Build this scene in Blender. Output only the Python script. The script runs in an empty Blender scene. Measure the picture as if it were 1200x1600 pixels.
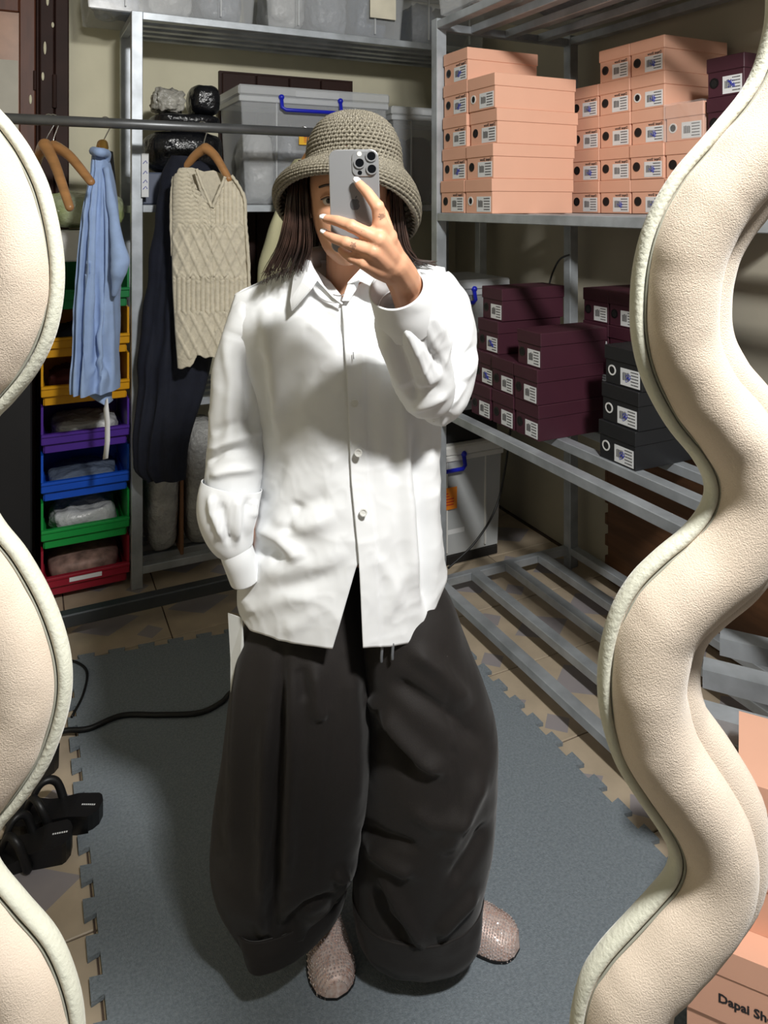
import bpy, bmesh, math, random
import numpy as np
from mathutils import Vector, Matrix

random.seed(7)
SC = bpy.context.scene
COL = SC.collection
# ------------------------------------------------------------------ camera, world, lamp, exposure
F = 1150.0                 # focal length in pixels of the 1200 x 1600 frame
HY = 320.0                 # horizon row
CAMZ = 1.5
YAW = math.radians(26.0)
CY, SY = math.cos(YAW), math.sin(YAW)

cam_d = bpy.data.cameras.new('camera')
cam_d.sensor_fit = 'HORIZONTAL'
cam_d.sensor_width = 36.0
cam_d.lens = F * 36.0 / 1200.0
cam_d.shift_y = -(800.0 - HY) / 1200.0
cam_d.clip_start = 0.02
cam = bpy.data.objects.new('camera', cam_d)
COL.objects.link(cam)
cam.location = (0, 0, CAMZ)
cam.rotation_euler = (math.pi / 2, 0, -YAW)
SC.camera = cam

world = bpy.data.worlds.new('world')
SC.world = world
world.use_nodes = True
world.node_tree.nodes['Background'].inputs['Color'].default_value = (0.86, 0.93, 1.0, 1)
world.node_tree.nodes['Background'].inputs['Strength'].default_value = 0.09

SC.view_settings.view_transform = 'Standard'
SC.view_settings.look = 'None'
SC.view_settings.exposure = 0.0
SC.view_settings.gamma = 1.0
SC.view_settings.use_curve_mapping = False

LAMP = (0.60, 0.05, 2.68)      # camera-frame position of the ceiling lamp
LAMP_POWER = 100.0


def C(x, y, z=0.0):
    """camera-aligned coordinates (right, ahead, up) -> room coordinates"""
    return (x * CY + y * SY, -x * SY + y * CY, z)


ld = bpy.data.lights.new('lamp_light', 'AREA')
ld.shape = 'DISK'
ld.size = 0.26
ld.energy = LAMP_POWER
ld.color = (1.0, 0.985, 0.95)
lo = bpy.data.objects.new('lamp_light', ld)
COL.objects.link(lo)
lo.location = C(*LAMP)
_dirv = Vector(C(0.1, 1.6, 1.0)) - Vector(C(*LAMP))
lo.rotation_euler = _dirv.to_track_quat('-Z', 'Y').to_euler()


# ------------------------------------------------------------------ helpers
def lin(c):
    c = c / 255.0
    return c / 12.92 if c <= 0.04045 else ((c + 0.055) / 1.055) ** 2.4


def rgb(r, g, b):
    return (lin(r), lin(g), lin(b), 1.0)


MATS = {}


def mat(name, col, rough=0.6, metal=0.0, var=0.12, vscale=8.0, bump=0.0, bscale=60.0, col2=None,
        sheen=0.0, spec=0.5, ridged=False, stretch=None, detail=4.0, bdist=0.002, coat=0.0):
    """procedural principled material: noise-mixed colour, noise bump"""
    if name in MATS:
        return MATS[name]
    m = bpy.data.materials.new(name)
    m.use_nodes = True
    nt = m.node_tree
    p = nt.nodes['Principled BSDF']
    tc = nt.nodes.new('ShaderNodeTexCoord')
    src = tc.outputs['Object']
    if stretch:
        mp = nt.nodes.new('ShaderNodeMapping')
        mp.inputs['Scale'].default_value = stretch
        nt.links.new(src, mp.inputs['Vector'])
        src = mp.outputs['Vector']
    n = nt.nodes.new('ShaderNodeTexNoise')
    n.inputs['Scale'].default_value = vscale
    n.inputs['Detail'].default_value = detail
    nt.links.new(src, n.inputs['Vector'])
    r = nt.nodes.new('ShaderNodeValToRGB')
    r.color_ramp.elements[0].position = 0.3
    r.color_ramp.elements[1].position = 0.7
    c2 = col2 if col2 else tuple(min(1, c * (1 + var)) for c in col[:3]) + (1,)
    c1 = col if col2 else tuple(c * (1 - var) for c in col[:3]) + (1,)
    r.color_ramp.elements[0].color = c1
    r.color_ramp.elements[1].color = c2
    nt.links.new(n.outputs['Fac'], r.inputs['Fac'])
    nt.links.new(r.outputs['Color'], p.inputs['Base Color'])
    p.inputs['Roughness'].default_value = rough
    p.inputs['Metallic'].default_value = metal
    p.inputs['Specular IOR Level'].default_value = spec
    if sheen:
        p.inputs['Sheen Weight'].default_value = sheen
        p.inputs['Sheen Roughness'].default_value = 0.4
    if coat:
        p.inputs['Coat Weight'].default_value = coat
    if bump:
        n2 = nt.nodes.new('ShaderNodeTexNoise')
        n2.inputs['Scale'].default_value = bscale
        n2.inputs['Detail'].default_value = 5.0
        if ridged:
            n2.noise_type = 'RIDGED_MULTIFRACTAL'
            n2.inputs['Distortion'].default_value = 0.6
            n2.inputs['Roughness'].default_value = 0.45
        nt.links.new(src, n2.inputs['Vector'])
        b = nt.nodes.new('ShaderNodeBump')
        b.inputs['Strength'].default_value = bump
        b.inputs['Distance'].default_value = bdist
        nt.links.new(n2.outputs['Fac'], b.inputs['Height'])
        nt.links.new(b.outputs['Normal'], p.inputs['Normal'])
    MATS[name] = m
    return m


def clear_mat(name, col, alpha=0.3, rough=0.12, bump=0.0, bscale=25.0):
    """see-through plastic film or sheet: transparent mixed with a glossy principled"""
    if name in MATS:
        return MATS[name]
    m = bpy.data.materials.new(name)
    m.use_nodes = True
    nt = m.node_tree
    p = nt.nodes['Principled BSDF']
    out = nt.nodes['Material Output']
    p.inputs['Roughness'].default_value = rough
    n = nt.nodes.new('ShaderNodeTexNoise')
    n.inputs['Scale'].default_value = bscale
    n.inputs['Detail'].default_value = 3.0
    tc = nt.nodes.new('ShaderNodeTexCoord')
    nt.links.new(tc.outputs['Object'], n.inputs['Vector'])
    r = nt.nodes.new('ShaderNodeValToRGB')
    r.color_ramp.elements[0].color = tuple(c * 0.9 for c in col[:3]) + (1,)
    r.color_ramp.elements[1].color = col
    nt.links.new(n.outputs['Fac'], r.inputs['Fac'])
    nt.links.new(r.outputs['Color'], p.inputs['Base Color'])
    if bump:
        b = nt.nodes.new('ShaderNodeBump')
        b.inputs['Strength'].default_value = bump
        b.inputs['Distance'].default_value = 0.01
        nt.links.new(n.outputs['Fac'], b.inputs['Height'])
        nt.links.new(b.outputs['Normal'], p.inputs['Normal'])
    t = nt.nodes.new('ShaderNodeBsdfTransparent')
    mx = nt.nodes.new('ShaderNodeMixShader')
    mx.inputs['Fac'].default_value = alpha
    nt.links.new(t.outputs[0], mx.inputs[1])
    nt.links.new(p.outputs[0], mx.inputs[2])
    nt.links.new(mx.outputs[0], out.inputs['Surface'])
    MATS[name] = m
    return m


def hash3(ix, iy, iz):
    h = (ix * 374761393 + iy * 668265263 + iz * 2147483647 // 7) & 0x7fffffff
    h = ((h ^ (h >> 13)) * 1274126177) & 0x7fffffff
    return ((h ^ (h >> 16)) & 0xffff) / 65535.0


def vnoise(P, scale=1.0, seed=0):
    """vectorised value noise in [-1, 1]"""
    Q = np.asarray(P, float) * scale + seed * 17.31 + 100.0
    I = np.floor(Q).astype(np.int64)
    f = Q - I
    f = f * f * (3 - 2 * f)
    out = 0
    for dx in (0, 1):
        for dy in (0, 1):
            for dz in (0, 1):
                w = (f[:, 0] if dx else 1 - f[:, 0]) * (f[:, 1] if dy else 1 - f[:, 1]) * (f[:, 2] if dz else 1 - f[:, 2])
                out = out + w * hash3(I[:, 0] + dx, I[:, 1] + dy, I[:, 2] + dz)
    return out * 2 - 1


class MB:
    """collects verts and faces for one mesh"""

    def __init__(s):
        s.v = []
        s.f = []

    def add(s, verts, faces):
        o = len(s.v)
        s.v.extend([tuple(map(float, p)) for p in verts])
        s.f.extend([tuple(i + o for i in fc) for fc in faces])
        return s

    def box(s, x0, x1, y0, y1, z0, z1):
        v = [(x0, y0, z0), (x1, y0, z0), (x1, y1, z0), (x0, y1, z0), (x0, y0, z1), (x1, y0, z1), (x1, y1, z1), (x0, y1, z1)]
        return s.add(v, [(0, 3, 2, 1), (4, 5, 6, 7), (0, 1, 5, 4), (1, 2, 6, 5), (2, 3, 7, 6), (3, 0, 4, 7)])

    def bbox(s, x0, x1, y0, y1, z0, z1, r=0.004):
        """box with chamfered edges"""
        r = min(r, (x1 - x0) * .45, (y1 - y0) * .45, (z1 - z0) * .45)
        bm = bmesh.new()
        bmesh.ops.create_cube(bm, size=1)
        for v in bm.verts:
            v.co = Vector(((x0 + x1) / 2 + v.co.x * (x1 - x0), (y0 + y1) / 2 + v.co.y * (y1 - y0), (z0 + z1) / 2 + v.co.z * (z1 - z0)))
        bmesh.ops.bevel(bm, geom=bm.edges[:], offset=r, segments=1, affect='EDGES', profile=0.5)
        bm.verts.ensure_lookup_table()
        s.add([v.co[:] for v in bm.verts], [[v.index for v in fc.verts] for fc in bm.faces])
        bm.free()
        return s

    def obox(s, o, ex, ey, ez):
        """box from corner o and three edge vectors"""
        o, ex, ey, ez = map(np.array, (o, ex, ey, ez))
        v = [o, o + ex, o + ex + ey, o + ey, o + ez, o + ex + ez, o + ex + ey + ez, o + ey + ez]
        return s.add(v, [(0, 3, 2, 1), (4, 5, 6, 7), (0, 1, 5, 4), (1, 2, 6, 5), (2, 3, 7, 6), (3, 0, 4, 7)])

    def loft(s, rings, closed=True, cap0=False, cap1=False):
        n = len(rings[0])
        v = [p for r in rings for p in r]
        f = []
        m = n if closed else n - 1
        for i in range(len(rings) - 1):
            for j in range(m):
                k = (j + 1) % n
                f.append((i * n + j, i * n + k, (i + 1) * n + k, (i + 1) * n + j))
        if cap0:
            f.append(tuple(range(n - 1, -1, -1)))
        if cap1:
            b = (len(rings) - 1) * n
            f.append(tuple(b + j for j in range(n)))
        return s.add(v, f)

    def tube(s, pts, rad, n=12, cap=True, squash=None, round_ends=False):
        pts = [np.array(p, float) for p in pts]
        if not hasattr(rad, '__len__'):
            rad = [rad] * len(pts)
        rad = list(rad)
        if round_ends:
            t0 = pts[1] - pts[0]
            t0 = t0 / np.linalg.norm(t0)
            t1 = pts[-1] - pts[-2]
            t1 = t1 / np.linalg.norm(t1)
            a, ra = pts[0], rad[0]
            b, rb = pts[-1], rad[-1]
            pre = [(a - t0 * ra * math.sin(q), ra * math.cos(q)) for q in (1.5, 1.1, .7, .35)]
            post = [(b + t1 * rb * math.sin(q), rb * math.cos(q)) for q in (.35, .7, 1.1, 1.5)]
            pts = [p for p, _ in pre] + pts + [p for p, _ in post]
            rad = [r for _, r in pre] + rad + [r for _, r in post]
        T = []
        for i in range(len(pts)):
            d = pts[min(i + 1, len(pts) - 1)] - pts[max(i - 1, 0)]
            T.append(d / (np.linalg.norm(d) + 1e-12))
        ref = np.array((0, 0, 1.0)) if abs(T[0][2]) < .9 else np.array((1.0, 0, 0))
        N = np.cross(T[0], ref)
        N /= np.linalg.norm(N)
        rings = []
        for i, p in enumerate(pts):
            N = N - T[i] * np.dot(N, T[i])
            N /= np.linalg.norm(N) + 1e-12
            B = np.cross(T[i], N)
            q = 1.0 if squash is None else squash
            rings.append([p + rad[i] * (math.cos(a) * N + q * math.sin(a) * B) for a in np.linspace(0, 2 * math.pi, n, endpoint=False)])
        return s.loft(rings, True, cap, cap)

    def ball(s, c, r, nu=16, nv=10):
        c = np.array(c, float)
        r = np.array(r if hasattr(r, '__len__') else (r, r, r), float)
        rings = []
        for i in range(nv + 1):
            t = math.pi * i / nv
            rr = max(math.sin(t), 1e-3)
            rings.append([c + r * np.array((rr * math.cos(a), rr * math.sin(a), -math.cos(t))) for a in np.linspace(0, 2 * math.pi, nu, endpoint=False)])
        return s.loft(rings, True, True, True)

    def disc(s, c, nrm, r, n=16, thick=0.001, inner=0.0):
        c = np.array(c, float)
        nrm = np.array(nrm, float)
        nrm /= np.linalg.norm(nrm)
        ref = np.array((0, 0, 1.0)) if abs(nrm[2]) < .9 else np.array((1.0, 0, 0))
        U = np.cross(nrm, ref)
        U /= np.linalg.norm(U)
        W = np.cross(nrm, U)
        A = np.linspace(0, 2 * math.pi, n, endpoint=False)
        def ring(rr, h):
            return [c + nrm * h + rr * (math.cos(a) * U + math.sin(a) * W) for a in A]
        if inner > 0:
            return s.loft([ring(inner, 0), ring(inner, thick), ring(r, thick), ring(r, 0), ring(inner, 0)])
        return s.loft([ring(r, 0), ring(r, thick)], True, True, True)


def mesh_from(name, verts, faces, smooth=False):
    me = bpy.data.meshes.new(name)
    me.from_pydata([tuple(map(float, p)) for p in verts], [], [tuple(int(i) for i in f) for f in faces])
    me.update()
    if smooth:
        me.polygons.foreach_set('use_smooth', [True] * len(me.polygons))
    return me


def obj(name, mb, m, parent=None, loc=None, smooth=False, rot=None):
    me = mb if isinstance(mb, bpy.types.Mesh) else mesh_from(name, mb.v, mb.f, smooth)
    if m is not None and not me.materials:
        me.materials.append(m)
    o = bpy.data.objects.new(name, me)
    COL.objects.link(o)
    if parent is not None:
        o.parent = parent
    if loc is not None:
        o.location = loc
    if rot is not None:
        o.rotation_euler = rot
    return o


def tag(o, label, cat, group=None):
    o['label'] = label
    o['category'] = cat
    if group:
        o['group'] = group
    return o


def thing(name, label, cat, loc=(0, 0, 0), rotz=0.0, group=None):
    o = bpy.data.objects.new(name, None)
    o.empty_display_size = 0.05
    COL.objects.link(o)
    o.location = loc
    o.rotation_euler = (0, 0, rotz)
    return tag(o, label, cat, group)


def struct(name, mb, m, parent=None, smooth=False, loc=None):
    o = obj(name, mb, m, parent, loc, smooth)
    if parent is None:
        o['kind'] = 'structure'
    return o


def cthing(name, label, cat, org, group=None):
    """a thing whose parts are given in camera-aligned coordinates"""
    o = thing(name, label, cat, C(*org), -YAW, group)
    o['ox'], o['oy'], o['oz'] = org
    return o


def cpart(name, mb, m, th, parent=None, smooth=True):
    org = np.array((th['ox'], th['oy'], th['oz']))
    V = np.array(mb.v) - org
    me = mesh_from(name, V, mb.f, smooth)
    return obj(name, me, m, parent or th)


def px(x, y, Y):
    """pixel of the photograph at depth Y -> camera-aligned point"""
    return np.array(((x - 600.0) / F * Y, Y, CAMZ - (y - HY) / F * Y))


def roomxy(px_, a=None, b=None):
    """room point on the ray through column px_ where X=a or Y=b"""
    k = (px_ - 600.0) / F
    # x = a*CY - b*SY ; y = a*SY + b*CY ; x = k*y
    if a is not None:
        return a * (CY - k * SY) / (SY + k * CY)
    return b * (SY + k * CY) / (CY - k * SY)


def interp(x, keys, col=1):
    xs = [k[0] for k in keys]
    ys = [k[col] for k in keys]
    return np.interp(x, xs, ys)


def sinterp(x, keys, col=1):
    """smooth monotone-ish (cubic hermite) interpolation"""
    xs = np.array([k[0] for k in keys], float)
    ys = np.array([k[col] for k in keys], float)
    x = np.atleast_1d(np.asarray(x, float))
    m = np.gradient(ys, xs)
    i = np.clip(np.searchsorted(xs, x) - 1, 0, len(xs) - 2)
    h = xs[i + 1] - xs[i]
    t = np.clip((x - xs[i]) / h, 0, 1)
    r = (2 * t ** 3 - 3 * t ** 2 + 1) * ys[i] + (t ** 3 - 2 * t ** 2 + t) * h * m[i] + (-2 * t ** 3 + 3 * t ** 2) * ys[i + 1] + (t ** 3 - t ** 2) * h * m[i + 1]
    return r


def catmull(pts, n=8, closed=False):
    P = [np.array(p, float) for p in pts]
    out = []
    N = len(P)
    rng = range(N if closed else N - 1)
    for i in rng:
        if closed:
            p0, p1, p2, p3 = P[(i - 1) % N], P[i], P[(i + 1) % N], P[(i + 2) % N]
        else:
            p0, p1, p2, p3 = P[max(i - 1, 0)], P[i], P[i + 1], P[min(i + 2, N - 1)]
        for j in range(n):
            t = j / n
            out.append(0.5 * ((2 * p1) + (-p0 + p2) * t + (2 * p0 - 5 * p1 + 4 * p2 - p3) * t * t + (-p0 + 3 * p1 - 3 * p2 + p3) * t ** 3))
    if not closed:
        out.append(P[-1])
    return out


def vnormals(V, faces):
    V = np.asarray(V, float)
    N = np.zeros_like(V)
    q = np.array([f if len(f) == 4 else (f[0], f[1], f[2], f[2]) for f in faces if len(f) in (3, 4)])
    a, b, c, d = V[q[:, 0]], V[q[:, 1]], V[q[:, 2]], V[q[:, 3]]
    fn = np.cross(c - a, d - b)
    fn[(q[:, 2] == q[:, 3])] = np.cross(b - a, c - a)[(q[:, 2] == q[:, 3])]
    for k in range(4):
        np.add.at(N, q[:, k], fn)
    return N / (np.linalg.norm(N, axis=1, keepdims=True) + 1e-12)


def stroke_field(V, strokes):
    """sum of fold strokes; each stroke = (polyline in photo columns/rows, height in m, width in px)"""
    V = np.asarray(V, float)
    U = np.stack((600 + F * V[:, 0] / V[:, 1], HY - F * (V[:, 2] - CAMZ) / V[:, 1]), 1)
    D = np.zeros(len(V))
    for st in strokes:
        pts, amp, wid = st[:3]
        best = np.full(len(V), 1e9)
        tt = np.zeros(len(V))
        pts = np.array(pts, float)
        for i in range(len(pts) - 1):
            a, b = pts[i], pts[i + 1]
            ab = b - a
            t = np.clip(((U - a) @ ab) / (ab @ ab), 0, 1)
            d = np.linalg.norm(U - (a + t[:, None] * ab), axis=1)
            k = d < best
            best[k] = d[k]
            tt[k] = ((i + t) / (len(pts) - 1))[k]
        taper = np.clip(np.minimum(tt, 1 - tt) * 5, 0.15, 1)
        D += amp * np.exp(-(best / wid) ** 2) * taper
    return D


def displace(mb, strokes, noise=(), toward=True):
    """push verts along their normals by strokes and noise [(scale, amp, seed)]"""
    V = np.array(mb.v)
    N = vnormals(V, mb.f)
    D = stroke_field(V, strokes) if strokes else np.zeros(len(V))
    view = -V + np.array((0, 0, CAMZ))
    facing = (N * view).sum(1) > 0
    D = np.where(facing, D, D * 0.0)
    for nz in noise:
        sc, amp, seed = nz[:3]
        if len(nz) > 3:       # sharp creases
            W = V + .25 / sc * np.stack((vnoise(V, sc * .7, seed + 31), vnoise(V, sc * .7, seed + 57), vnoise(V, sc * .7, seed + 83)), 1)
            D = D + amp * (1 - np.abs(vnoise(W, sc, seed))) ** 4
        else:
            D = D + amp * vnoise(V, sc, seed)
    mb.v = [tuple(p) for p in V + N * D[:, None]]
    return mb


# ------------------------------------------------------------------ materials
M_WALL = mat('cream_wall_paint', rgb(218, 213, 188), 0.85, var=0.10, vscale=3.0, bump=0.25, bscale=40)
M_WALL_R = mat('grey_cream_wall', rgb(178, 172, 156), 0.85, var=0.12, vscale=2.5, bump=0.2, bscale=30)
M_CEIL = mat('ceiling_paint', rgb(150, 150, 145), 0.9, var=0.05)
M_GALV = mat('galvanised_steel', rgb(178, 184, 190), 0.45, 0.45, var=0.28, vscale=9.0, bump=0.08, bscale=120, stretch=(1, 1, 1))
M_PIPE = mat('grey_pipe', rgb(112, 114, 116), 0.4, 0.6, var=0.15, vscale=14)
M_PINK = mat('pink_card', rgb(229, 176, 150), 0.62, var=0.03, vscale=5)
M_MAROON = mat('maroon_card', rgb(68, 30, 44), 0.55, var=0.10, vscale=6)
M_BLACKC = mat('black_card', rgb(30, 31, 34), 0.5, var=0.10, vscale=6)
M_PAPER = mat('white_sticker', rgb(228, 230, 232), 0.6, var=0.03)
M_INK = mat('black_ink', rgb(40, 38, 42), 0.7, var=0.1)
M_PEN = mat('blue_pen', rgb(50, 60, 170), 0.6, var=0.1)
M_HOLE = mat('dark_hole', rgb(14, 13, 13), 0.8, var=0.1)
M_WHITEP = mat('white_plastic', rgb(225, 225, 222), 0.45, var=0.04)
M_BLUEP = mat('blue_plastic', rgb(30, 40, 190), 0.35, var=0.06)
M_ORANGE = mat('orange_sticker', rgb(238, 140, 40), 0.5, var=0.05)
M_YELST = mat('yellow_sticker', rgb(245, 190, 40), 0.5, var=0.05)
M_BLACKBAG = mat('black_polybag', rgb(20, 21, 25), 0.22, var=0.3, vscale=12, bump=0.9, bscale=16, bdist=0.02)
M_GREYBAG = mat('pale_polybag', rgb(190, 192, 194), 0.25, var=0.12, vscale=9, bump=0.8, bscale=18, bdist=0.02)
M_CLEAR = clear_mat('clear_bin_plastic', (0.78, 0.81, 0.84, 1), 0.24, 0.2, bump=0.1, bscale=6)
M_CLEARRIM = clear_mat('clear_bin_rim', (0.74, 0.77, 0.80, 1), 0.62, 0.25)
M_FILM = clear_mat('clear_film', (0.9, 0.9, 0.9, 1), 0.16, 0.08, bump=1.0, bscale=22)
M_WOOD = mat('hanger_wood', rgb(168, 122, 76), 0.4, var=0.18, vscale=6, stretch=(1, 1, 6), coat=0.4)
M_DOOR = mat('dark_brown_paint', rgb(50, 31, 27), 0.6, spec=0.25, var=0.22, vscale=7, bump=0.2, bscale=25)
M_DOORIN = mat('red_brown_wood', rgb(92, 52, 36), 0.5, var=0.2, vscale=8, stretch=(6, 6, 1))
M_CHROME = mat('chrome', rgb(205, 205, 205), 0.18, 1.0, var=0.05)
M_RUBBER = mat('black_rubber', rgb(16, 16, 17), 0.5, var=0.15)
# ------------------------------------------------------------------ room shell
WALL_B = 3.47
WALL_R = 2.13
WALL_L = -1.3
CEIL = 3.15
struct('wall_back', MB().box(WALL_L - .1, WALL_R + .1, WALL_B, WALL_B + .1, 0, CEIL), M_WALL)
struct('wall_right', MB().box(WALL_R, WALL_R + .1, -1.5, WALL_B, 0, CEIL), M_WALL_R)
struct('wall_left', MB().box(WALL_L - .1, WALL_L, -1.5, WALL_B, 0, CEIL), M_WALL)
struct('ceiling', MB().box(WALL_L - .1, WALL_R + .1, -1.5, WALL_B + .1, CEIL, CEIL + .1), M_CEIL)

# floor: screed + single tiles
M_GROUT = mat('grout', rgb(86, 72, 62), 0.9, var=0.2, vscale=20)
floor = struct('floor', MB().box(WALL_L - .1, WALL_R + .1, -1.5, WALL_B + .1, -0.06, -0.004), M_GROUT)


def tile_mat():
    m = mat('cream_floor_tile', rgb(186, 170, 148), 0.42, var=0.14, vscale=9, bump=0.05, bscale=30)
    nt = m.node_tree
    p = nt.nodes['Principled BSDF']
    base = p.inputs['Base Color'].links[0].from_socket
    # a printed grey-blue lozenge across one half of the tile
    tc = nt.nodes.new('ShaderNodeTexCoord')
    sp = nt.nodes.new('ShaderNodeSeparateXYZ')
    nt.links.new(tc.outputs['Object'], sp.inputs[0])
    def math_(op, a, b=None):
        n = nt.nodes.new('ShaderNodeMath')
        n.operation = op
        for k, q in ((0, a), (1, b)):
            if q is None:
                continue
            if isinstance(q, (int, float)):
                n.inputs[k].default_value = q
            else:
                nt.links.new(q, n.inputs[k])
        return n.outputs[0]
    ax = math_('ABSOLUTE', math_('ADD', sp.outputs['X'], -0.035))
    ay = math_('ABSOLUTE', math_('ADD', sp.outputs['Y'], 0.02))
    s = math_('ADD', ax, math_('MULTIPLY', ay, 1.35))
    fac = math_('LESS_THAN', s, 0.115)
    s2 = math_('ADD', math_('ABSOLUTE', math_('ADD', sp.outputs['X'], 0.10)), math_('ABSOLUTE', math_('ADD', sp.outputs['Y'], -0.10)))
    fac2 = math_('LESS_THAN', s2, 0.045)
    fac = math_('MAXIMUM', fac, fac2)
    mx = nt.nodes.new('ShaderNodeMixRGB')
    nt.links.new(math_('MULTIPLY', fac, 0.75), mx.inputs[0])
    nt.links.new(base, mx.inputs[1])
    mx.inputs[2].default_value = rgb(142, 140, 152)
    nt.links.new(mx.outputs[0], p.inputs['Base Color'])
    return m


TS = 0.33
tile_me = None
tile_m = tile_mat()
for i in range(-3, 7):
    for j in range(0, 11):
        cx = 0.13 + (i + .5) * TS
        cy = -0.02 + (j + .5) * TS
        if cx > WALL_R + .1 or cx < WALL_L or cy > WALL_B + .12:
            continue
        # tiles completely under the carpet mat stay hidden
        if 0.3 < cx < 1.1 and 1.0 < cy < 2.35:
            continue
        if tile_me is None:
            h = TS / 2 - 0.0022
            tile_me = mesh_from('tile', *(lambda b: (b.v, b.f))(MB().bbox(-h, h, -h, h, -0.012, 0.0, 0.0018)))
        obj('tile', tile_me, tile_m, floor, (cx, cy, random.uniform(-.0006, .0006)), rot=(0, 0, random.choice((0, math.pi))))

# ------------------------------------------------------------------ door in the back wall (far left)
bdr = WALL_B - .06
D0, D1, D2, D3 = roomxy(30, b=bdr), roomxy(56, b=bdr), roomxy(62, b=bdr), roomxy(108, b=bdr)
door = struct('door_1', MB().box(-1.1, D0, WALL_B - .035, WALL_B + .01, 0, 2.35), M_DOORIN)
obj('door_frame', MB().bbox(D2, (D2 + D3) / 2 - .001, WALL_B - .06, WALL_B + .005, 0, 2.7, .005), M_DOOR, door)
obj('door_frame', MB().bbox((D2 + D3) / 2 + .001, D3, WALL_B - .055, WALL_B + .005, 0, 2.7, .005), M_DOOR, door)
obj('door_frame', MB().bbox(D1, D2 - .001, WALL_B - .05, WALL_B + .005, 0, 2.5, .005), M_DOOR, door)
obj('door_frame', MB().bbox(-1.2, D3, WALL_B - .052, WALL_B + .005, 2.5, 2.7, .006), M_DOOR, door)
obj('door_stile', MB().bbox(D0, D1 - .001, WALL_B - .06, WALL_B - .03, 0.05, 2.44, .005), M_DOORIN, door)
obj('door_rail', MB().bbox(-1.1, D0, WALL_B - .058, WALL_B - .03, 2.30, 2.44, .005), M_DOORIN, door)
M_PANE = mat('frosted_pane', rgb(168, 128, 104), 0.35, var=0.2, vscale=10)
obj('pane', MB().box(-1.1, D0, WALL_B - .045, WALL_B - .038, 0.8, 2.30), M_PANE, door)
M_POSTER = mat('notice_paper', rgb(196, 192, 180), 0.75, var=0.1, vscale=6)
pos = obj('notice', MB().box(D0 - .4, D0 - .004, WALL_B - .050, WALL_B - .046, 1.5, 2.10), M_POSTER, door)
pos['label'] = 'grey paper notice stuck inside the door pane'
obj('print', MB().box(D0 - .3, D0 - .085, WALL_B - .052, WALL_B - .0505, 1.93, 2.06), mat('print_navy', rgb(44, 52, 74), 0.7), pos)
mb = MB()
for k in range(8):
    w = random.uniform(.03, .1)
    mb.box(D0 - .09 - w, D0 - .08, WALL_B - .052, WALL_B - .0505, 1.60 + k * .035, 1.613 + k * .035)
obj('print', mb, M_INK, pos)
for z in (1.98, 1.3):
    obj('hinge', MB().tube([((D2 + D3) / 2, WALL_B - .064, z - .07), ((D2 + D3) / 2, WALL_B - .064, z + .07)], .009, 10), M_DOOR, door)
    obj('hinge', MB().tube([(D1 - .004, WALL_B - .066, z - .0), (D1 - .004, WALL_B - .066, z + .08)], .006, 10), M_DOOR, door)
for x_, z_, l_ in ((D2 + .03, 2.36, .022), (D2 + .02, 2.16, .028), (D2 + .012, 2.04, .018), (D1 - .02, 1.94, .02), (D2 + .05, 2.26, .012)):
    obj('paint_drip', MB().ball((x_, WALL_B - .0615, z_), (.006, .003, l_), 8, 6), M_WALL, door, smooth=True)

# dark shutter in the back wall behind the shelving
win = struct('window_1', MB().box(0.82, 1.50, WALL_B - .03, WALL_B + .01, 1.1, 2.13), M_DOOR)
for k in range(4):
    obj('plank', MB().bbox(0.83 + k * .165, 0.99 + k * .165, WALL_B - .045, WALL_B - .025, 1.12, 2.12, .004), M_DOOR, win)
win['kind'] = 'structure'

# ------------------------------------------------------------------ carpet mat with jigsaw edges
M_MAT = mat('blue_grey_carpet', rgb(112, 122, 130), 0.95, col2=rgb(136, 146, 154), vscale=170, bump=0.8, bscale=420, bdist=0.004, sheen=0.12, detail=6)
A0, A1, B0, B1 = 0.135, 1.315, 0.30, 2.60


def jig(p0, p1, out, pitch=0.086, depth=0.024):
    p0, p1, out = map(np.array, (p0, p1, out))
    L = np.linalg.norm(p1 - p0)
    d = (p1 - p0) / L
    n = max(1, int(L / pitch))
    w = L / n
    pts = []
    for k in range(n):
        s = k * w
        for (t, o) in ((0.28, 0), (0.22, 1), (0.78, 1), (0.72, 0)):
            pts.append(p0 + d * (s + t * w) + out * depth * o)
    return pts


outl = [np.array((A0, B0))]
outl += jig((A0, B0), (A1, B0), np.array((0, -1.)))
outl.append(np.array((A1, B0)))
outl += jig((A1, B0), (A1, 2.46), np.array((1., 0)))
outl.append(np.array((A1, 2.46)))
outl += jig((A1, 2.46), (0.70, 2.53), np.array((0, 1.)))
outl.append(np.array((0.70, 2.53)))
outl += jig((0.70, 2.53), (A0, B1 + .01), np.array((0, 1.)))
outl.append(np.array((A0, B1 + .01)))
outl += jig((A0, B1 + .01), (A0, B0), np.array((-1., 0)))
from mathutils.geometry import tessellate_polygon
pl = [Vector((q[0], q[1], 0)) for q in outl]
tri = tessellate_polygon([pl])
nP = len(outl)
mv = [(q[0], q[1], .011) for q in outl] + [(q[0], q[1], .0008) for q in outl]
def _up(t_):
    a_, b_, c_ = (outl[i] for i in t_)
    s_ = (b_[0] - a_[0]) * (c_[1] - a_[1]) - (b_[1] - a_[1]) * (c_[0] - a_[0])
    return t_ if s_ > 0 else t_[::-1]
mf = [_up(t_) for t_ in tri] + [(i, i + nP, (i + 1) % nP + nP, (i + 1) % nP) for i in range(nP)]
me = mesh_from('carpet_mat', mv, mf)
me.materials.append(M_MAT)
o = bpy.data.objects.new('carpet_mat', me)
COL.objects.link(o)
tag(o, 'blue-grey carpet foam mat with jigsaw edges covering the floor', 'mat')

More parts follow.
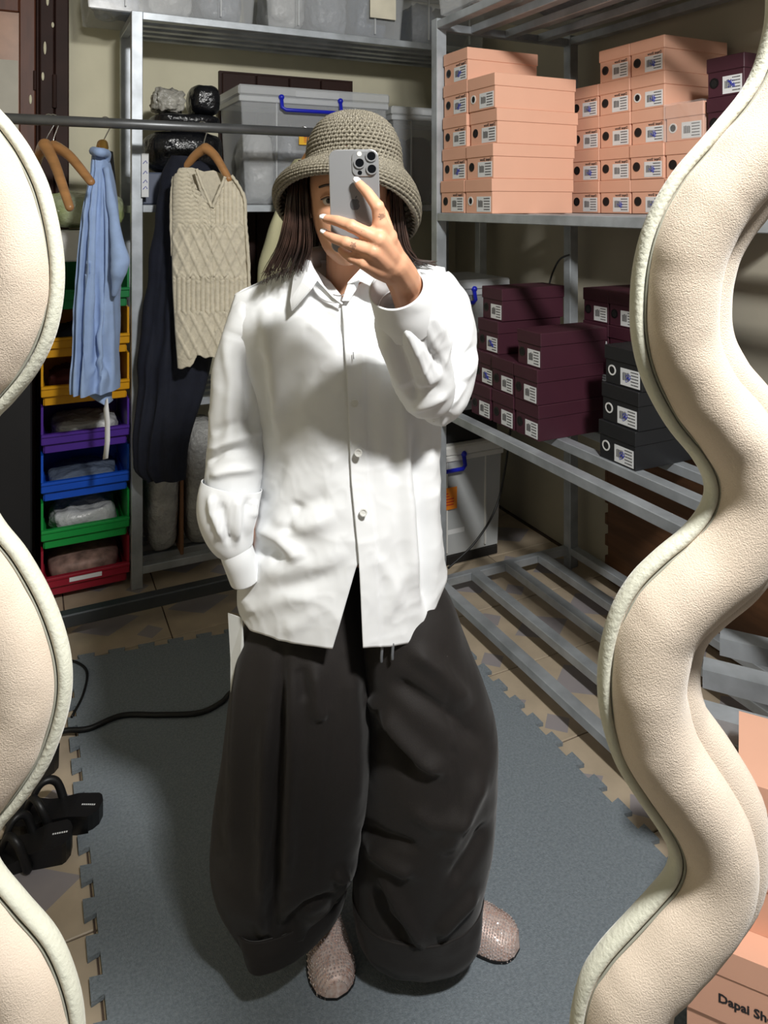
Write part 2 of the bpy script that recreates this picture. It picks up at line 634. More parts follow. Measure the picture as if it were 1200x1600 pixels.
# ------------------------------------------------------------------ ceiling lamp (gives the light)
t = thing('ceiling_lamp', 'round white lamp hanging from the ceiling above the mirror', 'lamp', C(*LAMP))
obj('lamp_housing', MB().disc((0, 0, 0.03), (0, 0, 1), .12, 24, .04), M_WHITEP, t, smooth=False)
obj('rod', MB().tube([(0, 0, .07), (0, 0, CEIL - LAMP[2])], .012, 10), M_CHROME, t)

# ------------------------------------------------------------------ steel shelving


def rail(mb, p, q, w=.04, h=.03):
    """axis-aligned square tube from p to q with top at p.z"""
    x0, x1 = sorted((p[0], q[0]))
    y0, y1 = sorted((p[1], q[1]))
    z1 = p[2]
    if x1 - x0 < 1e-6:
        mb.bbox(x0 - w / 2, x0 + w / 2, y0, y1, z1 - h, z1, .002)
    else:
        mb.bbox(x0, x1, y0 - w / 2, y0 + w / 2, z1 - h, z1, .002)


def shelving(name, label, x0, x1, y0, y1, levels, ztop, along, nsl, posts_mid=()):
    t = thing(name, label, 'shelving', (x0, y0, 0))
    pw = .042
    def P(*a):
        return MB().bbox(*a, .002)
    ends = [(x0, y0), (x1, y0), (x0, y1), (x1, y1)]
    for q in posts_mid:
        ends += [(q, y0), (q, y1)] if along == 'x' else [(x0, q), (x1, q)]
    for (a, b) in ends:
        sx = 0 if a == x0 else -pw
        sy = 0 if b == y0 else -pw
        obj('post', P(a + sx - x0, a + sx + pw - x0, b + sy - y0, b + sy + pw - y0, 0, ztop), M_GALV, t)
    for z in levels:
        for k in range(nsl):
            fr_ = k / (nsl - 1)
            mb = MB()
            w = .04
            if along == 'x':
                yy = w / 2 + fr_ * (y1 - y0 - w)
                ends_ = pw if k in (0, nsl - 1) else .03
                rail(mb, (ends_, yy, z), (x1 - x0 - ends_, yy, z), w)
            else:
                xx = w / 2 + fr_ * (x1 - x0 - w)
                ends_ = pw if k in (0, nsl - 1) else .03
                rail(mb, (xx, ends_, z), (xx, y1 - y0 - ends_, z), w)
            obj('slat', mb, M_GALV, t)
        for e in (0, 1):
            mb = MB()
            if along == 'x':
                xx = (0.5 + e * -1) * .03 + e * (x1 - x0)
                rail(mb, (xx, pw, z - .003), (xx, y1 - y0 - pw, z - .003), .03)
            else:
                yy = (0.5 + e * -1) * .03 + e * (y1 - y0)
                rail(mb, (pw, yy, z - .003), (x1 - x0 - pw, yy, z - .003), .03)
            obj('end_rail', mb, M_GALV, t)
    return t


RS_A0, RS_A1, RS_B0, RS_B1 = 1.385, 2.06, 0.45, 2.43
RS_Z = (0.085, 0.745, 1.47, 2.19)
shelving('steel_shelving', 'galvanised steel shelving along the right wall holding stacked shoe boxes',
         RS_A0, RS_A1, RS_B0, RS_B1, RS_Z, 2.20, 'y', 5)
BS_A0, BS_A1, BS_B0, BS_B1 = 0.372, 2.02, 3.0, 3.40
BS_Z = (0.085, 0.72, 1.50, 2.255)
shelving('steel_shelving', 'galvanised steel shelving along the back wall holding clear storage bins',
         BS_A0, BS_A1, BS_B0, BS_B1, BS_Z, 2.256, 'x', 5)
# ------------------------------------------------------------------ lettering
def text_geo(s, size=0.01, bold=0.0):
    cu = bpy.data.curves.new('lettering', 'FONT')
    cu.body = s
    cu.size = size
    cu.offset = bold
    cu.resolution_u = 2
    to = bpy.data.objects.new('lettering', cu)
    COL.objects.link(to)
    dg = bpy.context.evaluated_depsgraph_get()
    me = bpy.data.meshes.new_from_object(to.evaluated_get(dg))
    V = [tuple(v.co) for v in me.vertices]
    Fc = [tuple(p.vertices) for p in me.polygons]
    bpy.data.objects.remove(to)
    bpy.data.curves.remove(cu)
    bpy.data.meshes.remove(me)
    return np.array(V), Fc


BRAND_V, BRAND_F = text_geo('Dapai Show', 0.016, 0.0004)
BRAND_W = BRAND_V[:, 0].max()
KINDS = {}


def box_kind(key, L, W, H, m):
    """meshes of one kind of shoe box; front (short) face looks to -X"""
    rnd = random.Random(key)
    k = {'L': L, 'W': W, 'H': H}
    body = MB().bbox(-L / 2 + .003, L / 2 - .003, -W / 2 + .003, W / 2 - .003, 0, H * .93, .0015)
    lid = MB().bbox(-L / 2, L / 2, -W / 2, W / 2, H * .63, H, .0018)
    k['body'] = mesh_from('body', body.v, body.f)
    k['lid'] = mesh_from('lid', lid.v, lid.f)
    for q in ('body', 'lid'):
        k[q].materials.append(m)
    xf = -L / 2 + .003
    hy, hz = W * .30, H * .36
    r = min(.0155, H * .15)
    ring = MB().disc((xf, hy, hz), (-1, 0, 0), r, 18, .0015, r * .72)
    k['ring'] = mesh_from('hole_ring', ring.v, ring.f)
    hole = MB().disc((xf, hy, hz), (-1, 0, 0), r * .74, 18, .0006)
    k['hole'] = mesh_from('finger_hole', hole.v, hole.f)
    k['hole'].materials.append(M_HOLE)
    ly0, ly1 = -W * .43, W * .07
    lz0, lz1 = H * .05, H * .49
    lab = MB().box(xf - .0008, xf, ly0, ly1, lz0, lz1)
    k['label'] = mesh_from('sticker', lab.v, lab.f)
    k['label'].materials.append(M_PAPER)
    pr = MB()
    xp = xf - .0012
    # printed block and rows of tiny characters (mirrored, too small to read)
    for i in range(5):
        z = lz0 + (lz1 - lz0) * (.12 + .18 * i)
        y = ly0 + .006
        while y < ly0 + (ly1 - ly0) * .46:
            w = rnd.uniform(.0012, .004)
            pr.box(xp, xf - .0006, y, y + w, z, z + H * .028)
            y += w + .0012
    for i in range(7):
        y = ly0 + (ly1 - ly0) * (.56 + .05 * i)
        pr.box(xp, xf - .0006, y, y + (ly1 - ly0) * .026, lz0 + (lz1 - lz0) * .3, lz0 + (lz1 - lz0) * rnd.uniform(.72, .8))
    k['print'] = mesh_from('print', pr.v, pr.f)
    k['print'].materials.append(M_INK)
    sc = MB()
    for s_ in range(3):
        pts = []
        c = np.array((xp - .0004, ly0 + (ly1 - ly0) * .55, (lz0 + lz1) / 2))
        for i in range(5):
            pts.append(c + np.array((0, rnd.uniform(-.014, .014), rnd.uniform(-.014, .014))))
        sc.tube(catmull(pts, 4), .0007, 4)
    k['pen'] = mesh_from('pen_mark', sc.v, sc.f)
    k['pen'].materials.append(M_PEN)
    # brand name above the sticker: mirror-reversed as the photograph shows it
    s_ = min(1.0, (ly1 - ly0) * .8 / BRAND_W)
    bv = [(xf - .0006, ly0 + .004 + v[0] * s_, lz1 + H * .025 + v[1] * s_) for v in BRAND_V]
    k['brand'] = mesh_from('brand_name', bv, BRAND_F)
    k['brand'].materials.append(M_INK)
    KINDS[key] = k
    return k


M_RINGB = mat('black_eyelet', rgb(26, 26, 28), 0.3, 0.3, var=0.05)
M_RINGW = mat('white_eyelet', rgb(226, 226, 224), 0.4, var=0.05)


def shoe_box(kind, xf, yc, z, label, group, ring='b', pen=False, brand=True, rot=0.0):
    """xf = X of the short front face, yc = Y centre"""
    k = KINDS[kind]
    t = thing('shoe_box', label, 'shoe box', (xf + k['L'] / 2, yc, z), rot, group)
    obj('body', k['body'], None, t)
    obj('lid', k['lid'], None, t)
    r = obj('hole_ring', k['ring'].copy() if not k.get('r' + ring) else k['r' + ring], None, t)
    if not k.get('r' + ring):
        r.data.materials.append(M_RINGB if ring == 'b' else M_RINGW)
        k['r' + ring] = r.data
    obj('finger_hole', k['hole'], None, r)
    s = obj('sticker', k['label'], None, t)
    s['label'] = 'white printed sticker'
    obj('print', k['print'], None, s)
    if pen:
        obj('pen_mark', k['pen'], None, s)
    if brand:
        obj('brand_name', k['brand'], None, t)
    return t


ORD = ['lowest', 'second from the bottom', 'third from the bottom', 'fourth from the bottom', 'fifth from the bottom']
box_kind('pinkL', .345, .168, .1175, M_PINK)
box_kind('pinkS', .285, .1455, .1125, M_PINK)
box_kind('pinkC', .31, .166, .1175, M_PINK)
box_kind('maroon', .275, .127, .1145, M_MAROON)
box_kind('black', .265, .150, .112, M_BLACKC)

ZU = 1.47 + .0005     # upper shelf top
ZL = 0.745 + .0005
rr = random.Random(3)
# front stack of four on the upper shelf
for i in range(4):
    shoe_box('pinkL', 1.395 + rr.uniform(-.004, .004) + (0, .004, .016, .014)[i], 2.122 + rr.uniform(-.002, .002), ZU + i * .118,
             'pink shoe box in the front stack nearest the hat, %s' % ORD[i], 'pink shoe boxes in the front stack', 'w' if i in (0, 3) else 'b', brand=i not in (0, 3))
for i in range(5):
    shoe_box('pinkC', 1.395 + rr.uniform(-.003, .003) + .003 * i, 2.294 + rr.uniform(-.002, .002), ZU + i * .118,
             'pink shoe box in the stack against the corner post, %s' % ORD[i], 'pink shoe boxes in the stack by the post', 'b', pen=i in (1, 3, 4))
# the wall of boxes deeper on the upper shelf
cols = [(2.054, 4), (1.907, 5), (1.760, 5), (1.613, 3), (1.466, 2)]
cn = ['first column from the front stack', 'second column from the front stack', 'third column from the front stack', 'fourth column from the front stack', 'fifth column from the front stack']
wrapped = None
for c, (yc, n) in enumerate(cols):
    for i in range(n):
        b = shoe_box('pinkS', 1.80 + rr.uniform(-.004, .004), yc, ZU + i * .113,
                     'pink shoe box, rear %s, %s' % (cn[c], ORD[i]), 'pink shoe boxes in the rear rows', 'w' if (c, i) in ((2, 3), (3, 2)) else 'b',
                     pen=rr.random() < .5, brand=(c, i) not in ((2, 3), (3, 2)))
        if (c, i) == (3, 2):
            wrapped = b
            b['label'] = 'pink shoe box wrapped in crinkled clear film beside the mirror edge'
k = KINDS['pinkS']
mb = MB()
n = 14
for (ax, sg) in ((0, -1), (1, -1), (2, 1), (1, 1)):
    g = np.linspace(-1, 1, n)
    hx, hy, hz = k['L'] / 2 + .004, k['W'] / 2 - .0002, k['H'] / 2 + .002
    rows = []
    for u in g:
        row = []
        for v in g:
            if ax == 0:
                p = (-hx, u * hy, (v + 1) * hz)
            elif ax == 1:
                p = (u * hx, sg * hy, (v + 1) * hz)
            else:
                p = (u * hx, v * hy, 2 * hz)
            row.append(p)
        rows.append(row)
    mb.loft(rows, closed=False)
V = np.array(mb.v)
D = vnoise(V, 55, 3) * .004
V[:, 0] -= np.abs(D) * (V[:, 0] < -k['L'] / 2)
V[:, 2] += np.abs(D) * .4 * (V[:, 2] > k['H'])
mb.v = [tuple(p) for p in V]
obj('film_wrap', mb, M_FILM, wrapped, smooth=True)
for i in range(2):
    shoe_box('maroon', 1.80, 1.466, ZU + 2 * .113 + i * .1155, 'maroon shoe box on top of pink boxes at the mirror edge, %s' % ('lower one' if i == 0 else 'upper one'),
             'maroon shoe boxes on the upper shelf', 'b', brand=False, pen=i == 1)

# maroon boxes on the lower shelf
H = .1152
def mar(x, y, i, label, **kw):
    shoe_box('maroon', x, y, ZL + i * H, label, 'maroon shoe boxes on the lower shelf', 'b', brand=False, **kw)
for i, dx in enumerate((0, -.005, .006)):
    mar(1.465 + dx, 1.948 + (0, .0, -.004)[i], i, 'maroon shoe box in the near stack beside the black boxes, ' + ORD[i])
for i in range(2):
    mar(1.462, 2.078, i, 'maroon shoe box in the middle stack of the front row, ' + ORD[i])
for i in range(4):
    mar(1.458 + .012 * i, 2.208 + (0, 0, -.012, -.02)[i], i, 'maroon shoe box in the far stack of the front row, ' + ORD[i], pen=i in (1, 2))
for c in range(3):
    for i in range(4):
        mar(1.788, 1.985 - c * .1285, i, 'maroon shoe box in back row, %s column from far end, %s' % (('first', 'second', 'third')[c], ORD[i]))
for i in range(3):
    shoe_box('black', 1.548 + (0, .006, .012)[i], 1.630 - .006 * i, ZL + i * .1125, 'black shoe box in the stack of three at the mirror edge, ' + ('lowest', 'middle', 'top')[i],
             'black shoe boxes on the lower shelf', 'w', pen=True, brand=False)

# ------------------------------------------------------------------ clear bins


def pillow(w, d, h, seed, n=22, crumple=.12):
    mb = MB().ball((0, 0, 0), 1.0, n * 2, n)
    V = np.array(mb.v)
    S = np.sign(V) * np.abs(V) ** .62
    S = S * np.array((w / 2, d / 2, h / 2)) / 1.0
    N = V / (np.linalg.norm(V, axis=1, keepdims=True) + 1e-9)
    sc = 2.2 / max(w, d, h)
    D = np.abs(vnoise(S, sc * 2, seed)) + .6 * np.abs(vnoise(S, sc * 5, seed + 1))
    S = S - N * (D * crumple * min(w, d, h))[:, None]
    S[:, 2] -= S[:, 2].min()
    mb.v = [tuple(p) for p in S]
    return mb


def clear_bin(label, x0, x1, y0, y1, z0, h, handle=True, sticker=None, group=None, m=None, lidm=None):
    t = thing('storage_bin', label, 'storage bin', ((x0 + x1) / 2, (y0 + y1) / 2, z0), 0, group)
    w, d = (x1 - x0) / 2, (y1 - y0) / 2
    mb = MB()
    ins = .93
    th = .003
    rt = [(-w, -d), (w, -d), (w, d), (-w, d)]
    lo_ = [np.array((a * ins, b * ins, 0)) for a, b in rt]
    hi_ = [np.array((a, b, h * .88)) for a, b in rt]
    ring = lambda q, s_, z: [np.array((p[0] * s_, p[1] * s_, z)) for p in q]
    mb.loft([ring(lo_, .97, .003), ring(lo_, .97, 0), ring(lo_, 1.0, .004), ring(hi_, 1, h * .88), ring(hi_, .985, h * .88), ring(lo_, .985, .004)], True)
    mb.add(ring(lo_, .985, .004), [(0, 1, 2, 3)])
    obj('body', mb, m or M_CLEAR, t)
    mb = MB()
    mb.bbox(-w - .008, w + .008, -d - .008, -d + .004, h * .86, h * .91, .003)
    mb.bbox(-w - .008, w + .008, d - .004, d + .008, h * .86, h * .91, .003)
    mb.bbox(-w - .008, -w + .004, -d, d, h * .86, h * .91, .003)
    mb.bbox(w - .004, w + .008, -d, d, h * .86, h * .91, .003)
    obj('rim', mb, lidm or M_CLEARRIM, t)
    mb = MB()
    mb.bbox(-w - .012, w + .012, -d - .012, d + .012, h * .91, h, .008)
    obj('lid', mb, lidm or M_CLEARRIM, t)
    mb = MB().bbox(-w * .3, w * .3, -d - .013, -d - .010, h * .92, h * .975, .002)
    obj('latch_plate', mb, lidm or M_CLEARRIM, t)
    for xk in (-.45, .45):
        obj('wall_rib', MB().box(xk * w * 1.2 - .003, xk * w * 1.2 + .003, -d * .985 - .004, -d * .96, .02, h * .86), lidm or M_CLEARRIM, t)
    if handle:
        hw, hz = w * .40, h * .80
        cx = handle if not isinstance(handle, bool) else 0.0
        mb = MB()
        pts = [(cx - hw, -d - .01, hz + .055), (cx - hw, -d - .022, hz + .01), (cx - hw + .015, -d - .028, hz), (cx + hw - .015, -d - .028, hz), (cx + hw, -d - .022, hz + .01), (cx + hw, -d - .01, hz + .055)]
        mb.tube(pts, .0085, 10)
        for sx in (-1, 1):
            mb.ball((cx + sx * hw, -d - .012, hz + .055), .013, 10, 8)
        obj('handle', mb, M_BLUEP, t, smooth=True)
    if sticker:
        sx, sz, sw, sh = sticker
        s = obj('sticker', MB().box(sx - sw / 2, sx + sw / 2, -d - .006, -d - .004, sz, sz + sh), M_ORANGE if sh > .06 else M_YELST, t)
        s['label'] = 'orange sticker'
        mb = MB()
        for k_ in range(5):
            mb.box(sx - sw * .3, sx + sw * random.uniform(.0, .35), -d - .0072, -d - .006, sz + sh * (.2 + .13 * k_), sz + sh * (.25 + .13 * k_))
        obj('print', mb, mat('red_print', rgb(190, 60, 40), .6), s)
    return t


BAGM = [mat('silver_polybag', rgb(150, 156, 166), 0.2, var=0.2, vscale=10, bump=1.0, bscale=14, bdist=0.03), mat('blue_grey_polybag', rgb(104, 116, 136), 0.25, var=0.15, vscale=8, bump=0.8, bscale=18, bdist=0.02),
        mat('milky_polybag', rgb(205, 206, 206), 0.28, var=0.1, vscale=8, bump=0.8, bscale=18, bdist=0.02)]
M_NAVYC = mat('navy_cloth', rgb(28, 33, 52), 0.85, var=0.15, vscale=10, bump=.3, bscale=80)


def bags_in(x0, x1, y0, y1, z0, h, n, seed, where, mats=None):
    r = random.Random(seed)
    w = (x1 - x0) / n
    for i in range(n):
        hh = h * r.uniform(.62, .8)
        mb = pillow(w * .97, (y1 - y0) * .8, hh, seed + i)
        o = obj('garment_bag', mb, (mats or BAGM)[(i + seed) % len(mats or BAGM)], None, (x0 + (i + .5) * w, (y0 + y1) / 2, z0 + .006), smooth=True)
        tag(o, '%s crumpled garment bag from the left inside the %s' % (('first', 'second', 'third', 'fourth')[i], where), 'bag', 'garment bags in the %s' % where)


zb = 1.5005
xa, xb = roomxy(376, b=3.03), roomxy(604, b=3.03)
clear_bin('clear lidded storage bin with blue handle behind the straw hat', xa, xb, 3.03, 3.38, zb, .505, handle=-.03, sticker=(-.03, .26, .11, .055), group='clear storage bins')
bags_in(xa + .03, xb - .03, 3.05, 3.36, zb, .47, 4, 11, 'bin behind the hat')
xc, xd = roomxy(614, b=3.03), roomxy(614, b=3.03) + .42
clear_bin('clear lidded storage bin half hidden by the pink boxes', xc, xd, 3.03, 3.38, zb, .455, handle=False, group='clear storage bins')
bags_in(xc + .03, xd - .03, 3.05, 3.36, zb, .42, 3, 23, 'bin half hidden by pink boxes', [M_NAVYC, BAGM[1]])
zt = 2.2555
for i, (p0, p1) in enumerate(((128, 404), (412, 634), (642, 760))):
    xa, xb = roomxy(p0, b=3.02), roomxy(p1, b=3.02)
    clear_bin('clear storage bin on the top back shelf, %s of the three' % ('leftmost', 'middle', 'rightmost')[i], xa, xb, 3.02, 3.39, zt, .36, handle=False, group='clear storage bins on the top shelf')
    bags_in(xa + .03, xb - .03, 3.04, 3.37, zt, .34, 3 if i < 2 else 2, 31 + i * 7, '%s top-shelf bin' % ('leftmost', 'middle', 'rightmost')[i], None if i < 2 else [M_NAVYC, BAGM[1]])
    if i == 1:
        o = obj('paper_note', MB().box(roomxy(578, b=3.01), roomxy(618, b=3.01), 3.006, 3.010, zt + .09, zt + .2), mat('cream_paper', rgb(226, 220, 200), .8), None)
        tag(o, 'cream paper note taped to the middle top-shelf bin', 'note')

for i, (y0_, y1_) in enumerate(((1.92, 2.41), (1.40, 1.90), (0.88, 1.38))):  # two nearer bins are unseen, added to block light striping through the slats
    clear_bin('clear storage bin on the top right shelf, %s' % ('beside the corner post', 'unseen, added to block light above the front pink stack', 'unseen, added to block light nearest the mirror')[i], 1.375, 2.04, y0_ + .012, y1_ - .012, 2.2055, .34, handle=False, group='clear storage bins on the top right shelf')
    bags_in(1.42, 2.0, y0_ + .03, y1_ - .03, 2.2055, .33, 2, 131 + 9 * i, 'top right bin %s' % ('by the corner post', 'added to block light above the pink boxes', 'unseen, added to block light nearest the mirror')[i])

# corner stack behind the far end of the right shelving
xa, xb = roomxy(672, b=2.62), roomxy(783, b=2.62)
M_FROST = mat('frosted_white_bin', rgb(186, 190, 192), 0.4, var=0.06, vscale=4)
clear_bin('frosted white storage bin with orange sticker on the floor', xa, xb, 2.62, 2.93, 0.0405, .46, handle=-.09, sticker=(-.10, .20, .10, .09), m=M_FROST, lidm=M_WHITEP, group='corner bins')
o = obj('paper_note', MB().box(xa + .06, xa + .17, 2.628, 2.6305, .13, .235), M_PAPER)
tag(o, 'white paper label below the orange sticker on the frosted bin', 'note')
mb = MB().bbox(xa + .01, xb - .01, 2.63, 2.92, 0.0005, .04, .004)  # dark slab added in place of the shadow under the bin
o = obj('shadow_slab', mb, mat('shadow_slab_dark', rgb(30, 27, 25), .8))
tag(o, 'dark slab in place of the shadow under the frosted white bin', 'board')
o = obj('crate', MB().bbox(xa + .0, xb - .0, 2.64, 2.92, .501, .70, .01).bbox(xa - .01, xb + .01, 2.63, 2.93, .68, .715, .006), mat('black_crate', rgb(22, 22, 24), .6))
tag(o, 'black flat crate between the two corner bins', 'crate')
clear_bin('clear storage bin with blue handle and pink contents in the corner', xa, xb + .03, 2.62, 2.93, 0.716, .47, handle=-.06, group='corner bins')
o = obj('garment_bag', pillow((xb - xa) * .9, .26, .26, 51), mat('mauve_cloth', rgb(150, 84, 104), .8, var=.1), None, ((xa + xb) / 2, 2.775, .724), smooth=True)
tag(o, 'mauve pink garments packed in the corner bin', 'bag')

# ------------------------------------------------------------------ wrapped parcels on the back shelf
def parcel(name, label, cat, m, x, y, z, w, d, h, seed, crumple=.06, group=None):
    o = obj(name, pillow(w, d, h, seed, 26, crumple), m, None, (x, y, z), smooth=True)
    return tag(o, label, cat, group)
y_ = 3.16
xm = lambda p0, p1, b=3.05: (roomxy(p0, b=b) + roomxy(p1, b=b)) / 2
xw = lambda p0, p1, b=3.05: roomxy(p1, b=b) - roomxy(p0, b=b)
parcel('black_parcel', 'black plastic-wrapped parcel lying low on the back shelf', 'parcel', M_BLACKBAG, xm(232, 352), y_, 1.63, xw(228, 356), .3, .184, 61, .05, 'black parcels')
o = obj('flat_box', MB().bbox(roomxy(222, b=3.05), roomxy(352, b=3.05), 3.04, 3.33, 1.5005, 1.6295, .006), mat('grey_blue_box', rgb(84, 92, 112), .5))
tag(o, 'grey-blue flat box under the black parcel', 'box')
parcel('black_parcel', 'black folded plastic parcel on top of the wide black parcel', 'parcel', M_BLACKBAG, xm(240, 350), y_, 1.815, xw(240, 350), .27, .065, 63, .05, 'black parcels')
parcel('black_parcel', 'small upright black parcel in shiny film beside the clear bin', 'parcel', M_BLACKBAG, xm(300, 352), y_, 1.873, xw(303, 352), .2, .135, 65, .03, 'black parcels')
parcel('grey_bag', 'crumpled translucent grey plastic bag on the black parcels', 'bag', mat('translucent_grey_bag', rgb(170, 168, 160), .25, var=.15, vscale=14, bump=.9, bscale=22, bdist=.02), xm(238, 296), y_ - .02, 1.873, xw(238, 297), .17, .12, 67, .25)
o = obj('shelf_card', MB().box(roomxy(221, b=2.99), roomxy(232, b=2.99), 2.985, 2.988, 1.53, 1.70), M_PAPER)
tag(o, 'white card with handwriting standing at the shelf post', 'card')
mb = MB()
for k_, zz in enumerate((1.56, 1.585, 1.62, 1.66)):
    xk = (roomxy(221, b=2.99) + roomxy(232, b=2.99)) / 2
    mb.tube([(xk - .008, 2.984, zz), (xk + .002, 2.984, zz + .012), (xk + .008, 2.984, zz + .002)], .0014, 5)
obj('handwriting', mb, M_PEN, o)
M_BUBBLE = mat('bubble_wrap', rgb(168, 168, 166), 0.2, var=0.2, vscale=20, bump=1.0, bscale=55, bdist=0.01)
parcel('bubble_parcel', 'bubble-wrapped parcel on the bottom back shelf nearest the post', 'parcel', M_BUBBLE, xm(228, 284), 3.15, .0855, xw(226, 284), .26, .50, 71, .07, 'bubble-wrapped parcels')
parcel('bubble_parcel', 'bubble-wrapped parcel on the bottom back shelf behind the shirt sleeve', 'parcel', M_BUBBLE, xm(288, 348), 3.15, .0855, xw(288, 350), .26, .52, 73, .05, 'bubble-wrapped parcels')
o = obj('cardboard_strip', MB().bbox(roomxy(283, b=3.02), roomxy(288, b=3.02), 3.03, 3.3, .0855, .55, .002), mat('brown_card', rgb(120, 84, 58), .8))
tag(o, 'narrow brown cardboard standing between the bubble-wrapped parcels', 'cardboard')

# ------------------------------------------------------------------ stack of open-front bins
BINC = [('red', rgb(150, 28, 48)), ('green', rgb(24, 150, 66)), ('blue', rgb(16, 78, 190)), ('purple', rgb(74, 40, 140)), ('yellow', rgb(206, 148, 10)), ('yellow', rgb(206, 148, 10)), ('green', rgb(16, 120, 62))]
BX0, BX1, BY0, BY1 = roomxy(64, b=3.03), roomxy(202, b=3.03), 3.03, 3.38
bw = (BX1 - BX0) / 2
PITCH = .179
wts = ['lowest in the stack, with a white label strip', 'second from the bottom, holding a clear bag', 'between the lower green and the purple bin', 'in the middle of the stack', 'lower of the two yellow', 'upper of the two yellow', 'topmost in the stack']
for i, (cn_, c_) in enumerate(BINC):
    m = mat('bin_%s_%d' % (cn_, i if cn_ != 'yellow' else 4), c_, .4, var=.08)
    z0 = .03 + i * PITCH
    t = thing('parts_bin', '%s open-front plastic bin, %s' % (cn_, wts[i]), 'bin', ((BX0 + BX1) / 2, (BY0 + BY1) / 2, z0), 0, 'stacked open-front bins')
    d = (BY1 - BY0) / 2
    hh = PITCH - .004
    mb = MB()
    mb.box(-bw + .01, bw - .01, -d + .015, d, 0, .006)
    mb.box(-bw + .01, bw - .01, d - .006, d, 0, hh)
    for s in (-1, 1):
        xa = s * bw - (.008 if s > 0 else 0)
        mb.box(xa, xa + .008, -d, d, .035, hh)
        mb.box(xa - s * .008, xa - s * .008 + .008, -d + .015, d, 0, .04)
    obj('body', mb, m, t)
    mb = MB()
    mb.bbox(-bw, bw, -d - .012, -d + .006, .035, .075, .003)
    mb.bbox(-bw + .012, bw - .012, -d + .004, -d + .014, 0, .036, .002)
    mb.bbox(-bw, bw, -d - .018, -d - .008, .064, .075, .002)
    obj('front_lip', mb, m, t)
    if i == 0:
        s = obj('label_strip', MB().box(-.06, .055, -d - .0135, -d - .0122, .046, .064), M_PAPER, t)
r = random.Random(5)
CONT = [('magazine pile', 'papers', mat('printed_paper', rgb(150, 120, 110), .6, var=.5, vscale=25)), ('clear bag', 'bag', M_GREYBAG), ('small grey bag', 'bag', BAGM[1]), ('pale crumpled bag', 'bag', M_GREYBAG), ('dark red cloth', 'cloth', mat('dark_red_cloth', rgb(88, 40, 44), .9)), ('dark cloth', 'cloth', M_NAVYC)]
for i in range(6):
    nm, ct, m = CONT[i]
    mb = pillow(bw * 1.7, .27, (.10, .11, .065, .09, .11, .10)[i], 81 + i, 20, .22 if i else .05)
    o = obj(nm.replace(' ', '_'), mb, m, None, ((BX0 + BX1) / 2, (BY0 + BY1) / 2 + .0, .03 + i * PITCH + .008), smooth=True)
    tag(o, '%s lying in the %s bin, %s' % (nm, BINC[i][0], wts[i]), ct)
zt = .03 + 7 * PITCH - .002
o = obj('white_box', MB().bbox(BX0 + .04, BX1 - .06, 3.07, 3.3, zt, zt + .12, .006), M_WHITEP)
tag(o, 'white box standing on the topmost green bin', 'box')
parcel('clear_bag', 'clear plastic bag with pale green contents behind the blue shirt', 'bag', mat('green_white_bag', rgb(186, 192, 172), .25, col2=rgb(150, 164, 104), vscale=9, bump=.8, bscale=20, bdist=.02), (BX0 + BX1) / 2, 3.2, zt + .1205, bw * 2.1, .26, .16, 91, .12)

# dark curtain-like box left of the bins
o = obj('dark_cabinet', MB().bbox(-0.62, BX0 - .03, 3.02, 3.38, 0.0005, 1.02, .006), mat('dark_cabinet_paint', rgb(20, 20, 23), .6))
tag(o, 'plain dark cabinet left of the coloured bins', 'cabinet')
obj('red_stripe', MB().box(BX0 - .13, BX0 - .031, 3.012, 3.019, .93, .955), mat('red_stripe', rgb(190, 30, 50), .6), o)

# ------------------------------------------------------------------ garment rack
RB = 2.75
RZ = 1.787
t = thing('garment_rack', 'grey metal garment rack with hangers in front of the back shelf', 'garment rack', (0.4, RB, 0))
obj('hanging_rail', MB().tube([(-.75, 0, RZ), (.95, 0, RZ)], .0185, 18), M_PIPE, t, smooth=True)
obj('base_rail', MB().bbox(-.75, .95, -.022, .022, .055, .10, .004), mat('dark_grey_steel', rgb(84, 88, 92), .45, .6, var=.15), t)
for sx in (-.75, .95):
    obj('upright', MB().tube([(sx, 0, .0), (sx, 0, RZ)], .0185, 14), M_PIPE, t, smooth=True)
    obj('foot', MB().bbox(sx - .02, sx + .02, -.24, .2, 0.0005, .04, .004), M_PIPE, t)


HSQ = None


def hanger(label, prail, neck, ends, m=M_WOOD, wood=True):
    """prail (px) on the rail, neck point and arm ends in camera-aligned coordinates"""
    a = roomxy(prail, b=RB)
    top = np.array((a * CY - RB * SY, a * SY + RB * CY, RZ))
    neck = np.array(neck)
    t = cthing('clothes_hanger', label, 'hanger', tuple(neck), 'wooden clothes hangers' if wood else None)
    hk = [neck + (0, 0, -.01), neck * .55 + (top + (0, 0, -.035)) * .45]
    side = np.array((.020, 0, 0))
    hk += [top + side * .9 + (0, .004, -.012), top + side * 1.1 + (0, .004, .006), top + (0, .0, .0215), top - side * 1.1 + (0, 0, .006), top - side * 1.15 + (0, 0, -.012)]
    cpart('hook', MB().tube(catmull(hk, 6), .0022, 8), M_CHROME, t)
    for e in ends:
        e = np.array(e)
        mid = neck * .5 + e * .5 + np.array((0, 0, .018))
        pts = catmull([neck + (0, 0, .0), neck * .8 + e * .2 + (0, 0, .012), mid, e], 6)
        rad = np.linspace(.021, .0135, len(pts))
        mb = MB().tube(pts, rad, 14, True, HSQ, True)
        cpart('arm', mb, m, t)
    return t


